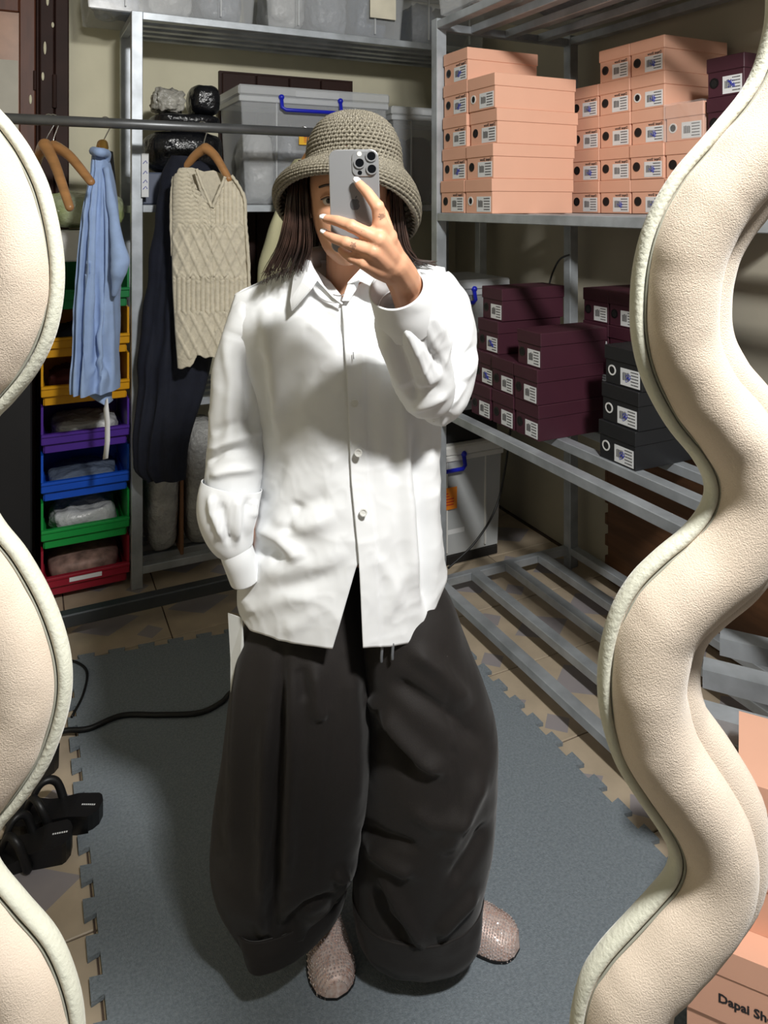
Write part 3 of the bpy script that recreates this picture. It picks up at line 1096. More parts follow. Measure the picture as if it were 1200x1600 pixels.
hanger('wooden hanger hanging empty, end nearest the mirror frame', 76, px(70, 226, 2.47), [px(109, 324, 2.34), px(56, 262, 2.62)])
hanger('wooden hanger hanging empty, turned towards the blue shirt', 83, px(84, 229, 2.50), [px(142, 284, 2.42), px(48, 262, 2.60)])
hanger('wooden hanger carrying the beige knitted vest', 316, px(321, 232, 2.74), [px(357, 279, 2.69), px(276, 284, 2.80)])
hanger('small clip hanger holding the blue shirt', 164, px(160, 230, 2.60), [px(163, 238, 2.56), px(158, 238, 2.64)], mat('brass', rgb(190, 150, 80), .3, .8))
hanger('wooden hanger carrying the pale yellow garment', 474, px(484, 243, 2.86), [px(520, 266, 2.84), px(468, 276, 2.89)])


def ell_loft(keys, Yc, hd, n=56, rows=90, power=1.0, pleat=None):
    """garment body from rows (py, xl, xr[, Yc, hd]) in photo columns at depth Yc"""
    mb = MB()
    P = np.linspace(keys[0][0], keys[-1][0], rows)
    XL = sinterp(P, keys, 1)
    XR = sinterp(P, keys, 2)
    YC = sinterp(P, keys, 3) if len(keys[0]) > 3 else np.full(rows, Yc)
    HD = sinterp(P, keys, 4) if len(keys[0]) > 4 else np.full(rows, hd)
    SK = sinterp(P, keys, 5) if len(keys[0]) > 5 else np.zeros(rows)
    rings = []
    for i in range(rows):
        c = (XL[i] + XR[i]) / 2
        h = (XR[i] - XL[i]) / 2
        z = CAMZ - (P[i] - HY) / F * YC[i]
        ring = []
        for a in np.linspace(0, 2 * math.pi, n, endpoint=False):
            ca, sa = math.cos(a), math.sin(a)
            ca = math.copysign(abs(ca) ** power, ca)
            sa = math.copysign(abs(sa) ** power, sa)
            if pleat:
                k_ = 1 - pleat[1] * (i / rows) ** .5 * (1 - abs(math.cos(a)) ** 4) * (.5 + .5 * math.cos(pleat[0] * a + 1.5 * math.sin(3 * a) + .8 * math.sin(i * .03)))
                ca, sa = ca * (k_ * .3 + .7), sa * k_
            ring.append(((c + h * ca - 600) / F * YC[i], YC[i] - HD[i] * sa + SK[i] * ca / 2, z))
        rings.append(ring)
    mb.loft(rings, True)
    return mb


# blue shirt seen nearly edge-on
M_BLUE = mat('sky_blue_cotton', rgb(150, 174, 214), 0.8, var=.06, vscale=30, bump=.3, bscale=90, sheen=.1)
t = cthing('blue_shirt', 'sky blue cotton shirt hanging edge-on from a clip hanger', 'shirt', tuple(px(160, 240, 2.6)))
mb = ell_loft([(236, 146, 166, 2.6, .03, 0), (262, 145, 172, 2.6, .06, 0), (330, 134, 182, 2.6, .10, 0), (400, 127, 186, 2.6, .12, 0), (470, 122, 184, 2.6, .12, 0), (540, 119, 182, 2.6, .12, 0), (590, 116, 183, 2.6, .12, 0), (608, 116, 183, 2.6, .12, 0)], 2.6, .1, 120, 110, 1.0, (11, .45))
displace(mb, [([(150, 262), (139, 420), (134, 600)], -.022, 2.6), ([(157, 262), (152, 420), (150, 600)], -.018, 2.4), ([(162, 262), (160, 420), (163, 520), (174, 600)], -.024, 2.6), ([(169, 300), (171, 420), (178, 596)], .010, 4), ([(146, 300), (144, 500)], .010, 3), ([(140, 590), (160, 555), (150, 500)], .010, 4), ([(150, 600), (166, 575), (160, 530)], -.010, 3)], [(14, .004, 4), (30, .002, 9)])
cpart('shirt_body', mb, M_BLUE, t)
mb = MB().tube(catmull([px(166, 262, 2.56), px(176, 330, 2.53), px(184, 385, 2.5), px(188, 412, 2.49), px(183, 436, 2.5), px(178, 462, 2.52)], 8), np.interp(np.linspace(0, 1, 41), [0, .3, .6, .72, .9, 1], [.010, .020, .030, .027, .012, .004]), 20)
displace(mb, [], [(22, .004, 3)])
cpart('sleeve', mb, M_BLUE, t)
cpart('hem_flap', displace(ell_loft([(600, 120, 176), (613, 134, 175), (622, 152, 174), (628, 166, 174)], 2.62, .04, 24, 14), [], [(25, .004, 2)]), M_BLUE, t)
cpart('collar', MB().tube(catmull([px(146, 236, 2.56), px(156, 238, 2.53), px(166, 240, 2.58), px(165, 250, 2.6)], 6), .016, 10), M_BLUE, t)
o = cthing('hang_tag', 'narrow white paper hang tag below the blue shirt', 'tag', tuple(px(168, 626, 2.58)))
mb = MB()
pts = [(167, 624), (166, 640), (168, 660), (168, 690), (165, 718)]
v = []
for (a, b) in pts:
    w = 1.5 if b < 635 else 4.0
    v += [px(a - w, b, 2.58), px(a + w, b - 2, 2.575)]
mb.add(v, [(2 * i, 2 * i + 1, 2 * i + 3, 2 * i + 2) for i in range(4)])
tg = cpart('paper', mb, M_PAPER, o)
s_ = tg.modifiers.new('thickness', 'SOLIDIFY')
s_.thickness = .0015
# black strap garment beside it
t = cthing('strap_garment', 'thin black strap top hanging behind the blue shirt', 'top', tuple(px(170, 240, 2.66)))
cpart('fabric', displace(ell_loft([(236, 163, 173), (262, 165, 175), (300, 168, 178), (330, 172, 180)], 2.68, .05, 24, 30), [], [(20, .004, 1)]), mat('black_cloth', rgb(14, 14, 16), .85), t)

# dark navy jeans-dress behind the vest
M_NAVY = mat('navy_denim', rgb(17, 22, 38), 0.85, var=.18, vscale=40, bump=.4, bscale=220)
t = cthing('denim_dress', 'long dark navy denim garment hanging behind the beige vest', 'garment', tuple(px(280, 250, 2.80)))
mb = ell_loft([(244, 270, 306, 2.80, .03), (262, 258, 345, 2.80, .04), (300, 250, 352, 2.81, .045), (380, 237, 350, 2.81, .05), (500, 224, 346, 2.80, .055), (600, 214, 320, 2.79, .055), (715, 208, 292, 2.78, .055), (736, 212, 291, 2.78, .05), (748, 226, 290, 2.78, .045)], 2.88, .07, 100, 80, 1.0, (9, .35))
displace(mb, [([(262, 300), (240, 500), (232, 720)], -.012, 6), ([(280, 300), (262, 520), (255, 740)], .010, 6)], [(10, .01, 3)])
cpart('fabric', mb, M_NAVY, t)

# pale yellow garment behind the hat
M_YEL = mat('pale_yellow_cloth', rgb(206, 202, 164), .8, var=.05, bump=.2, bscale=60)
t = cthing('yellow_dress', 'pale yellow garment hanging behind the long hair', 'garment', tuple(px(450, 240, 2.9)))
mb = ell_loft([(250, 462, 500), (275, 445, 540), (330, 428, 560), (440, 400, 560), (600, 392, 560), (700, 395, 555)], 2.95, .09, 90, 60, 1.0, (9, .4))
displace(mb, [([(450, 260), (425, 450)], -.02, 6), ([(470, 280), (445, 470)], .012, 8)], [(9, .01, 5)])
cpart('fabric', mb, M_YEL, t)

# ------------------------------------------------------------------ beige knitted vest
M_KNIT = mat('beige_cotton_knit', rgb(206, 198, 178), .9, var=.10, vscale=60, bump=.6, bscale=240, sheen=.15)
t = cthing('knit_vest', 'beige cable-knit sleeveless vest with V neck on a wooden hanger', 'vest', tuple(px(325, 270, 2.74)))
VL = [(262, 273), (300, 271), (350, 270), (400, 270), (450, 271), (520, 275), (572, 279)]
VR = [(262, 356), (280, 366), (308, 380), (350, 383), (420, 388), (480, 389), (575, 392)]
VY = 2.72


def knit_relief(qx, qy):
    """height of the knit pattern in photo columns / rows"""
    z = .0008 * np.sin(qx * 1.9) * np.sin(qy * 2.3)
    band1 = ((qy > 352) & (qy < 432)).astype(float)
    band2 = ((qy > 488) & (qy < 560)).astype(float)
    rib = ((qy > 432) & (qy < 488)).astype(float)
    top = (qy < 352).astype(float)
    for band, y0, hgt in ((band1, 352, 40), (band2, 488, 36)):
        u = ((qx - 270) / 18.0) % 1.0
        v = ((qy - y0) / hgt)
        tri = np.abs(((qx - 270) / 18.0 + v) % 1.0 - .5)
        tri2 = np.abs(((qx - 270) / 18.0 - v) % 1.0 - .5)
        z = z + band * .0042 * (np.exp(-(tri / .12) ** 2) + np.exp(-(tri2 / .12) ** 2))
        z = z + band * -.0020 * np.exp(-((v % 1.0 - .5) / .25) ** 2) * np.exp(-((u - .5) / .25) ** 2)
    z = z + rib * .0028 * np.sin(qx * 2 * math.pi / 7.5)
    z = z + top * .0022 * (np.sin(qx * 2 * math.pi / 6.5) * (qx > 335) + np.sin(qy * 2 * math.pi / 6.5 + np.sin(qx * .5)) * (qx <= 335))
    for yb in (350, 356, 431, 437, 487):
        z = z + .0036 * np.exp(-((qy - yb - 4 * np.sin(qx * 2 * math.pi / 18)) / 1.8) ** 2)
    return z


def vest_sheet(front, side):
    rows, colsn = 170, 70
    rings = []
    for i in range(rows):
        s = i / (rows - 1)
        ring = []
        for j in range(colsn):
            f = j / (colsn - 1)
            # top: shoulders high, V neck low in the middle
            if side == 'l':
                topy = np.interp(f, [0, .25, .62, 1], [276, 262, 264, 322]) if front else np.interp(f, [0, .25, .62, 1], [276, 262, 262, 268])
                bot = np.interp(f, [0, .3, .5, 1], [575, 574, 556, 560])
            else:
                topy = np.interp(f, [0, .38, .72, 1], [322, 276, 273, 292]) if front else np.interp(f, [0, .38, .72, 1], [268, 266, 273, 292])
                bot = np.interp(f, [0, .5, 1], [560, 566, 572])
            qy = topy + s * (bot - topy) + 1.6 * math.sin(f * 20) * s ** 8
            xl, xr = float(np.interp(qy, *zip(*VL))), float(np.interp(qy, *zip(*VR)))
            xm_ = xl + (xr - xl) * .53
            neckl = np.interp(qy, [262, 322], [306, xm_ - .6])
            neckr = np.interp(qy, [262, 322], [354, xm_ + .6])
            if front and qy < 322:
                e0, e1 = (xl, min(neckl, xm_)) if side == 'l' else (max(neckr, xm_), max(xr, neckr + 2))
            else:
                e0, e1 = (xl, xm_) if side == 'l' else (xm_, xr)
            qx = e0 + (e1 - e0) * f
            u = (qx - (xl + xr) / 2) / ((xr - xl) / 2)
            bulge = math.sqrt(max(0, 1 - min(1, abs(u)) ** 2.4))
            Y = VY - .03 + .02 * u - (.035 * bulge if front else -.03 * bulge)
            Y += .006 * math.sin(qy * .045 + u * 2)
            ring.append((qx, qy, Y))
        rings.append(ring)
    G = np.array(rings)
    if front:
        G[:, :, 2] -= knit_relief(G[:, :, 0], G[:, :, 1])
    out = np.stack(((G[:, :, 0] - 600.0) / F * G[:, :, 2], G[:, :, 2], CAMZ - (G[:, :, 1] - HY) / F * G[:, :, 2]), 2)
    return [list(r_) for r_ in out]


mb = MB()
for sd in ('l', 'r'):
    mb.loft(vest_sheet(True, sd), False)
    mb.loft(vest_sheet(False, sd), False)
o = cpart('knit_body', mb, M_KNIT, t)
s_ = o.modifiers.new('thickness', 'SOLIDIFY')
s_.thickness = .004
mb = MB()
for k_ in range(2):
    edge = [(307, 264), (316, 290), (326, 312), (331, 324)] if k_ == 0 else [(352, 276), (344, 296), (336, 314), (332, 324)]
    mb.tube(catmull([px(a, b, VY - .062 - .004 * (b - 264) / 60) for a, b in edge], 8), .006, 8)
cpart('neck_edge', displace(mb, [], [(180, .002, 2)]), M_KNIT, t)
mb = MB().tube(catmull([px(a, b, VY - .045) for a, b in [(272, 276), (269, 300), (268, 340), (270, 400)]], 10), .007, 8)
mb.tube(catmull([px(a, b, VY - .03) for a, b in [(362, 274), (381, 306), (384, 350), (389, 420), (390, 480)]], 10), .006, 8)
cpart('armhole_edge', displace(mb, [], [(180, .003, 2)]), M_KNIT, t)

# ------------------------------------------------------------------ board against the right wall under the lower shelf
M_BOARD = mat('brown_wood_board', rgb(96, 64, 40), .6, var=.25, vscale=5, stretch=(1, 1, 8))
o = obj('wood_board', MB().bbox(2.09, 2.11, .9, 2.25, .0005, .66, .003), M_BOARD)
tag(o, 'brown wood-grain board leaning on the wall under the lower shelf', 'board')
for k_ in range(7):
    obj('jigsaw_tooth', MB().bbox(2.091, 2.109, 2.2505, 2.268, .05 + k_ * .085, .095 + k_ * .085, .003), M_BOARD, o)

# ------------------------------------------------------------------ cables
def fpt(x, y, z=.0):
    Y = F * (CAMZ - z) / (y - HY)
    return np.array(((x - 600) / F * Y, Y, z))
zc = .0185
t = cthing('power_cable', 'thick black power cable lying across the carpet mat', 'cable', tuple(fpt(200, 1120, 0.011)))
cpart('cable_sheath', MB().tube(catmull([fpt(95, 1143, zc), fpt(108, 1141, zc), fpt(140, 1138, zc), fpt(190, 1118, zc), fpt(250, 1117, zc), fpt(310, 1114, zc), fpt(345, 1098, zc), fpt(365, 1080, zc), fpt(420, 1055, zc), fpt(480, 1050, zc)], 8), .0075, 8), M_RUBBER, t)
t = cthing('thin_cable', 'thin black cable curling near the left mat edge', 'cable', tuple(fpt(130, 1060, 0.011)))
cpart('cable_sheath', MB().tube(catmull([fpt(95, 1030, .015), fpt(120, 1035, .015), fpt(136, 1050, .015), fpt(130, 1085, .015), fpt(112, 1120, .015)], 8), .004, 8), M_RUBBER, t)
t = cthing('thin_cable', 'thin black cable hanging down beside the frosted bin', 'cable', tuple(px(760, 800, 2.6)))
cpart('cable_sheath', MB().tube(catmull([px(800, 650, 2.95), px(788, 740, 2.9), px(772, 800, 2.85), px(740, 850, 2.8), px(700, 888, 2.75)], 8), .004, 8), M_RUBBER, t)
t = cthing('thin_cable', 'thin black cable looping behind the maroon boxes', 'cable', tuple(px(870, 430, 3.0)))
cpart('cable_sheath', MB().tube(catmull([px(858, 445, 3.05), px(864, 425, 3.05), px(875, 405, 3.02), px(890, 398, 3.0)], 8), .004, 8), M_RUBBER, t)

# ------------------------------------------------------------------ black sandals on the tiles
M_SAND = mat('black_sandal_leather', rgb(17, 17, 19), .45, var=.15, vscale=30, bump=.2, bscale=60)
def sandal(label, heel, toe, wedge=.042):
    heel, toe = np.array(heel), np.array(toe)
    d = toe - heel
    L = np.linalg.norm(d[:2])
    d = np.array((d[0], d[1], 0)) / L
    n = np.array((-d[1], d[0], 0))
    t = cthing('sandal', label, 'sandal', (heel[0], heel[1], 0), 'black sandals by the mat')
    S = np.linspace(0, 1, 26)
    W = np.interp(S, [0, .02, .08, .3, .5, .75, .92, .98, 1], [.012, .025, .034, .034, .032, .041, .036, .022, .008])
    Ht = np.interp(S, [0, .3, .6, 1], [wedge, wedge * .95, wedge * .55, wedge * .42])
    def rings(z0f, z1f, grow=1.0):
        R = []
        for s, w, h in zip(S, W, Ht):
            c = heel + d * (s * L)
            q = []
            for a in np.linspace(0, 2 * math.pi, 16, endpoint=False):
                ww = w * grow * math.copysign(abs(math.cos(a)) ** .4, math.cos(a))
                zz = z0f(h) if math.sin(a) < 0 else z1f(h)
                q.append(np.array((c[0] + n[0] * ww, c[1] + n[1] * ww, zz)))
            R.append(q)
        return R
    base = .0005
    cpart('sole', MB().loft(rings(lambda h: base, lambda h: h), True, True, True), M_SAND, t, smooth=False)
    cpart('footbed', MB().loft(rings(lambda h: h - .001, lambda h: h + .007, 1.05), True, True, True), M_SAND, t, smooth=False)
    for s in (-1, 1):
        p0 = heel + d * (.45 * L) + n * s * .038
        p1 = heel + d * (.55 * L) + n * s * .040
        p2 = heel + d * (.68 * L) + n * s * .022
        p3 = heel + d * (.80 * L)
        pts = [np.array((p0[0], p0[1], .012)), np.array((p1[0], p1[1], .07)), np.array((p2[0], p2[1], .078)), np.array((p3[0], p3[1], .024))]
        cpart('strap', MB().tube(catmull(pts, 8), np.linspace(.011, .007, 25), 10, True, None, True), M_SAND, t)
    mb = MB()
    c = heel + d * (.13 * L)
    for k_ in range(7):
        o_ = c + d * (-.016 + k_ * .0048) + np.array((0, 0, wedge + .0073))
        mb.obox(o_, d * .0032, n * .004, (0, 0, .0006))
    cpart('printed_logo', mb, M_PAPER, t, smooth=False)
    return t
sandal('black wedge flip-flop touching the mat, farther of the two', fpt(158, 1288), fpt(10, 1286))
sandal('black wedge flip-flop nearer the mirror, lower of the two', fpt(112, 1330), fpt(-30, 1358))
sandal('black shoe mostly hidden behind the mirror frame', fpt(78, 1212), fpt(20, 1150), .05)

# ------------------------------------------------------------------ in front: shelving beside the mirror, with boxes
dv = np.array((CY, -SY, 0))
pv = np.array((SY, CY, 0))
zs = .50
t = cthing('steel_shelving', 'galvanised steel shelf beside the mirror frame at the right edge', 'shelving', (.70, 1.50, 0))
base = np.array((.611, 1.454, zs))
for k_, off in enumerate((-.004, .150, .292)):
    cpart('slat', MB().obox(base + pv * off + dv * (-.02 + .03 * k_) - np.array((0, 0, .04)), dv * .27, pv * .05, (0, 0, .04)), M_GALV, t, smooth=False)
cpart('end_rail', MB().obox(base + dv * .20 - np.array((0, 0, .081)), dv * .03, pv * .34, (0, 0, .0405)), M_GALV, t, smooth=False)
for off in (-.004, .30):
    cpart('post', MB().obox(base + dv * .20 + pv * off - np.array((0, 0, zs - .0005)), dv * .035, pv * .035, (0, 0, zs - .082)), M_GALV, t, smooth=False)
zs2 = .085
cpart('low_shelf', MB().obox(np.array((.49, 1.19, .05)) + pv * .0, dv * .36, pv * .255, (0, 0, .034)), M_GALV, t, smooth=False)
for (u_, w_) in ((.03, .03), (.3, .03), (.03, .2), (.3, .2)):
    cpart('foot', MB().obox(np.array((.49, 1.19, .0005)) + dv * u_ + pv * w_, dv * .03, pv * .03, (0, 0, .049)), M_GALV, t, smooth=False)


def front_box(label, o0, L, D_, Hh, text=True):
    t = cthing('shoe_box', label, 'shoe box', tuple(o0), 'pink shoe boxes beside the mirror')
    o0 = np.array(o0)
    cpart('body', MB().obox(o0 + dv * .002 + pv * .002, dv * (L - .004), pv * (D_ - .004), (0, 0, Hh * .93)), M_PINK, t, smooth=False)
    cpart('lid', MB().obox(o0 + np.array((0, 0, Hh * .64)), dv * L, pv * D_, (0, 0, Hh * .36)), M_PINK, t, smooth=False)
    if text:
        V, Fc = text_geo('Dapai Show', .0195, .0006)
        pts = [o0 + dv * (.046 + v[0]) + np.array((0, 0, Hh * .26 + v[1])) + pv * .0012 for v in V]
        cpart('brand_name', MB().add(pts, Fc), M_INK, t, smooth=False)
    return t


c0 = px(1073, 1566, 1.19)
Hb = .1165
nmb = ('lowest, below the lettered box', 'front one with the dark lettering', 'resting on the lettered box', 'topmost, just below the slats', '')
for i in range(4):
    bk = (0.006, 0, .050, .060, .066)[i]
    sh = (0, 0, .03, .075, .085)[i]
    front_box('pink shoe box beside the mirror frame, %s' % nmb[i], (c0[0] + pv[0] * bk + dv[0] * sh, c0[1] + pv[1] * bk + dv[1] * sh, zs2 + .0005 + i * (Hb + .0005)), .33, .185, Hb, i == 1)

# ------------------------------------------------------------------ wavy plush mirror frame
FY = .54
right = [(1190, -60), (1197, 0), (1190, 60), (1165, 130), (1110, 200), (1050, 270), (1010, 340), (990, 410), (984, 480), (988, 540), (1005, 600), (1040, 665), (1080, 715), (1099, 752), (1096, 785), (1070, 822), (1025, 860), (985, 900), (955, 950), (938, 1010), (933, 1070), (940, 1130), (960, 1190), (990, 1240), (1028, 1296), (1044, 1330), (1040, 1360), (1015, 1392), (980, 1430), (935, 1480), (905, 1530), (890, 1600), (892, 1680), (930, 1760), (985, 1840), (1000, 1900), (960, 1970), (900, 2060), (870, 2160), (890, 2270), (950, 2370), (965, 2440), (920, 2530), (850, 2630), (820, 2740), (840, 2840), (880, 2930), (880, 2990)]
left = [(10, -80), (-35, 0), (-40, 80), (-15, 150), (20, 193), (50, 236), (78, 296), (97, 380), (100, 450), (88, 520), (60, 580), (22, 628), (-8, 662), (-22, 715), (-15, 775), (5, 815), (42, 862), (80, 930), (105, 1000), (113, 1060), (105, 1120), (80, 1190), (42, 1248), (8, 1288), (-6, 1318), (0, 1350), (40, 1400), (90, 1460), (120, 1530), (133, 1600), (130, 1680), (100, 1760), (50, 1840), (45, 1900), (90, 1980), (150, 2080), (170, 2170), (150, 2270), (100, 2370), (95, 2440), (140, 2530), (200, 2630), (220, 2740), (200, 2840), (170, 2930), (180, 2990)]
bottom = [(800, 3055), (650, 3040), (520, 3050), (380, 3040), (260, 3055)]
top = [(90, -130), (200, -165), (330, -150), (460, -170), (600, -150), (740, -170), (870, -150), (1000, -165), (1120, -125)]
loop = right + bottom + left[::-1] + top
P2 = np.array([((a - 600) / F * FY, CAMZ - (b - HY) / F * FY) for a, b in loop])
Q = np.array(catmull(P2, 6, True))
Tn = np.roll(Q, -1, 0) - np.roll(Q, 1, 0)
for _ in range(3):
    Tn = (np.roll(Tn, 1, 0) + 2 * Tn + np.roll(Tn, -1, 0)) / 4
Tn /= np.linalg.norm(Tn, axis=1, keepdims=True)
NO = np.stack((-Tn[:, 1], Tn[:, 0]), 1)      # loop runs clockwise seen from the camera -> outward normal
ctr = Q.mean(0)
if ((Q - ctr) * NO).sum() < 0:
    NO = -NO
zmin = Q[:, 1].min()


def sweep(profile, closed=True):
    rings = []
    for q, nrm in zip(Q, NO):
        ring = []
        for n_, d_ in profile:
            p = q + nrm * n_
            ring.append((p[0], FY - d_, p[1]))
        rings.append(ring)
    rings.append(rings[0])
    return MB().loft(rings, closed)


def fur_mat(name, c1, c2):
    m = mat(name, c1, .95, var=.05, vscale=18, col2=c2, bump=.42, bscale=950, bdist=.002, sheen=.35)
    return m
M_PLUSH = fur_mat('cream_plush', rgb(204, 188, 170), rgb(219, 203, 186))
M_PIPING = mat('pale_piping', rgb(206, 206, 190), .85, var=.05, vscale=20, bump=.4, bscale=300, sheen=.3)
t = cthing('mirror_frame', 'tall floor mirror frame of wavy cream plush around the view', 'mirror', (0, FY, 0))
A = np.linspace(0, 2 * math.pi, 28, endpoint=False)
prof = [(.0355 + .0270 * math.cos(a), .003 + .027 * math.sin(a)) for a in A]
mb = sweep(prof)
displace(mb, [], [(60, .0008, 3), (14, .0012, 5)])
cpart('plush_tube', mb, M_PLUSH, t)
prof = [(.0585 + .0210 * math.cos(a), -.012 + .020 * math.sin(a)) for a in A]
mb = sweep(prof)
displace(mb, [], [(40, .001, 6)])
cpart('outer_band', mb, M_PLUSH, t)
A2 = np.linspace(0, 2 * math.pi, 14, endpoint=False)
prof = [(.0046 + .0046 * math.cos(a), .001 + .0075 * math.sin(a)) for a in A2]
cpart('inner_piping', sweep(prof), M_PIPING, t)
prof = [(.0092 + .0010 * math.cos(a), .0070 + .0010 * math.sin(a)) for a in np.linspace(0, 2 * math.pi, 8, endpoint=False)]
cpart('seam_cord', sweep(prof), mat('seam_grey', rgb(150, 150, 138), .9), t)
prof = [(.018, -.006), (.055, -.006), (.055, -.016), (.018, -.016)]
cpart('back_board', sweep(prof), mat('dark_back_board', rgb(46, 44, 42), .7), t, smooth=False)
for sx in (-.14, .14):
    cpart('foot', MB().bbox(sx - .05, sx + .05, FY - .06, FY + .05, .0115, .20, .01), M_PLUSH, t, smooth=False)
# ------------------------------------------------------------------ the person taking the picture
M_SKIN = mat('skin', rgb(214, 160, 128), .5, var=.05, vscale=14, bump=.12, bscale=260, bdist=.001)
_p = M_SKIN.node_tree.nodes['Principled BSDF']
_p.inputs['Subsurface Weight'].default_value = .12
_p.inputs['Subsurface Radius'].default_value = (.02, .008, .004)
_p.inputs['Subsurface Scale'].default_value = .3
M_SHIRT = mat('white_cotton', rgb(236, 238, 240), .8, var=.02, vscale=10, bump=.30, bscale=16, bdist=.006, sheen=.08, ridged=True)
M_TROU = mat('black_brown_twill', rgb(25, 20, 18), .78, var=.10, vscale=9, bump=.35, bscale=500, bdist=.001, sheen=.12)
M_HAIR = mat('dark_brown_hair', rgb(30, 21, 19), .38, var=.35, vscale=30, col2=rgb(74, 54, 46))
M_NAIL = mat('white_nail_polish', rgb(240, 238, 240), .15, var=.02)

per = cthing('person', 'person in white shirt, wide dark trousers and straw hat taking a mirror photo', 'person', (-.03, 1.45, .011))

# --- body: one continuous surface (tubes and forms merged by voxel remesh)
mb = MB()
HX, HYc = -.066, 1.375
zc0, zc1 = 1.392, 1.625
T = np.linspace(0, 1, 40)
wx = sinterp(T, [(0, .018), (.06, .036), (.2, .055), (.35, .066), (.5, .071), (.65, .072), (.8, .064), (.92, .042), (1, .006)])
df = sinterp(T, [(0, .070), (.08, .084), (.25, .090), (.4, .092), (.5, .089), (.6, .093), (.8, .084), (.92, .055), (1, .008)])
db = sinterp(T, [(0, -.02), (.1, .015), (.25, .06), (.4, .088), (.6, .1), (.8, .092), (.92, .06), (1, .008)])
rings = []
for i, tt in enumerate(T):
    z = zc0 + tt * (zc1 - zc0)
    ring = []
    for a in np.linspace(0, 2 * math.pi, 56, endpoint=False):
        s, c = math.sin(a), math.cos(a)
        x = wx[i] * math.copysign(abs(c) ** .9, c)
        y = -df[i] * abs(s) ** .8 if s > 0 else db[i] * abs(s) ** .9
        if s > 0:
            # nose, brow, sockets, lips
            y -= .020 * math.exp(-(x / .010) ** 2) * max(0, 1 - abs(tt - .38) / .13) ** .8
            y -= .010 * math.exp(-(x / .008) ** 2) * math.exp(-((tt - .52) / .06) ** 2)
            y += .010 * math.exp(-((abs(x) - .031) / .014) ** 2) * math.exp(-((tt - .50) / .045) ** 2)
            y -= .005 * math.exp(-((abs(x) - .030) / .02) ** 2) * math.exp(-((tt - .585) / .025) ** 2)
            y -= .006 * math.exp(-(x / .02) ** 2) * (math.exp(-((tt - .215) / .018) ** 2) + math.exp(-((tt - .165) / .02) ** 2))
            y += .003 * math.exp(-(x / .018) ** 2) * math.exp(-((tt - .19) / .008) ** 2)
        ring.append((HX + x, HYc + y, z))
    rings.append(ring)
mb.loft(rings, True, True, True)
for s in (-1, 1):            # ears
    mb.ball((HX + s * .073, HYc + .012, 1.505), (.009, .018, .031), 10, 8)
# neck and trunk
mb.tube(catmull([(HX, 1.405, 1.44), (-.067, 1.415, 1.38), (-.068, 1.43, 1.31), (-.066, 1.44, 1.25), (-.06, 1.45, 1.1), (-.05, 1.46, .95), (-.045, 1.46, .82)], 5),
        np.interp(np.linspace(0, 1, 31), [0, .2, .36, .5, .7, .85, 1], [.045, .044, .052, .088, .085, .095, .085]), 24)
shR, shL = px(680, 474, 1.445), px(408, 508, 1.45)
mb.tube([shL, (-.066, 1.44, 1.32), shR], [.034, .052, .036], 14, True, None, True)
el, wr = px(686, 606, 1.325), px(634, 446, 1.135)
mb.tube([shR, (shR + el) / 2, el], [.040, .034, .026], 14, True, None, True)
mb.tube([el, (el + wr) / 2 , wr], [.026, .030, .0265], 14, True, None, True)
elL, wrL = px(362, 690, 1.41), px(375, 866, 1.39)
mb.tube([shL, (shL + elL) / 2, elL], [.034, .032, .031], 14, True, None, True)
mb.tube([elL, (elL + wrL) / 2, wrL], [.035, .032, .025], 14, True, None, True)
# pocketed hand
hp = px(392, 908, 1.435)
mb.tube([wrL, (wrL + hp) / 2, hp, px(402, 940, 1.45)], [.024, .026, .030, .028], 12, True, .55, True)
for k_ in range(4):
    mb.tube([px(398 + 5 * k_, 938, 1.45), px(404 + 6 * k_, 968, 1.455), px(410 + 6 * k_, 995, 1.46)], [.0085, .008, .0065], 8, True, None, True)
mb.tube([px(396, 905, 1.42), px(408, 930, 1.42), px(416, 950, 1.43)], [.010, .009, .0075], 8, True, None, True)
# legs and feet inside the trousers and shoes
for s, hip, knee, ank, toe in ((-1, (-.12, 1.46, .84), (-.145, 1.45, .47), (-.135, 1.55, .085), (-.093, 1.42, .032)), (1, (.03, 1.46, .84), (.07, 1.45, .47), (.09, 1.545, .085), (.235, 1.49, .032))):
    mb.tube(catmull([hip, knee, ank], 6), np.linspace(.078, .036, 13), 14, True, None, True)
    mb.tube([ank, ((ank[0] + toe[0]) / 2, (ank[1] + toe[1]) / 2, .05), toe], [.032, .026, .012], 12, True, None, True)
# raised hand: wrist, palm, four unequal bent fingers, thumb behind the phone
kI, kM, kR, kP = px(594, 350, 1.035), px(592, 374, 1.026), px(583, 393, 1.026), px(569, 411, 1.034)
wc = px(626, 430, 1.105)
mb.tube([wr, wc, px(615, 412, 1.075)], [.0265, .026, .024], 14, True, None, True)
for kk, r_ in ((kI, .0125), (kM, .0125), (kR, .0118), (kP, .0105)):
    q = wc * .75 + kk * .25
    mb.tube([wc, (q + kk) / 2 + np.array((0, -.004, 0)), kk], [.021, .0165, r_], 12, True, None, True)
mb.tube([kI, (kI + kP) / 2 + np.array((.006, .006, 0)), kP], [.011, .0125, .0095], 10, True, None, True)
mb.tube([px(604, 372, 1.05), px(600, 400, 1.062), px(590, 418, 1.066)], [.017, .018, .015], 10, True, None, True)
FING = {'index': [kI, px(590, 323, 1.030), px(575, 302, 1.040), px(561, 287, 1.050)],
        'middle': [kM, px(549, 353, 1.030), px(527, 345, 1.040), px(510, 342, 1.052)],
        'ring': [kR, px(541, 379, 1.032), px(523, 373, 1.042), px(510, 366, 1.054)],
        'little': [kP, px(550, 403, 1.040), px(540, 397, 1.050), px(533, 391, 1.060)]}
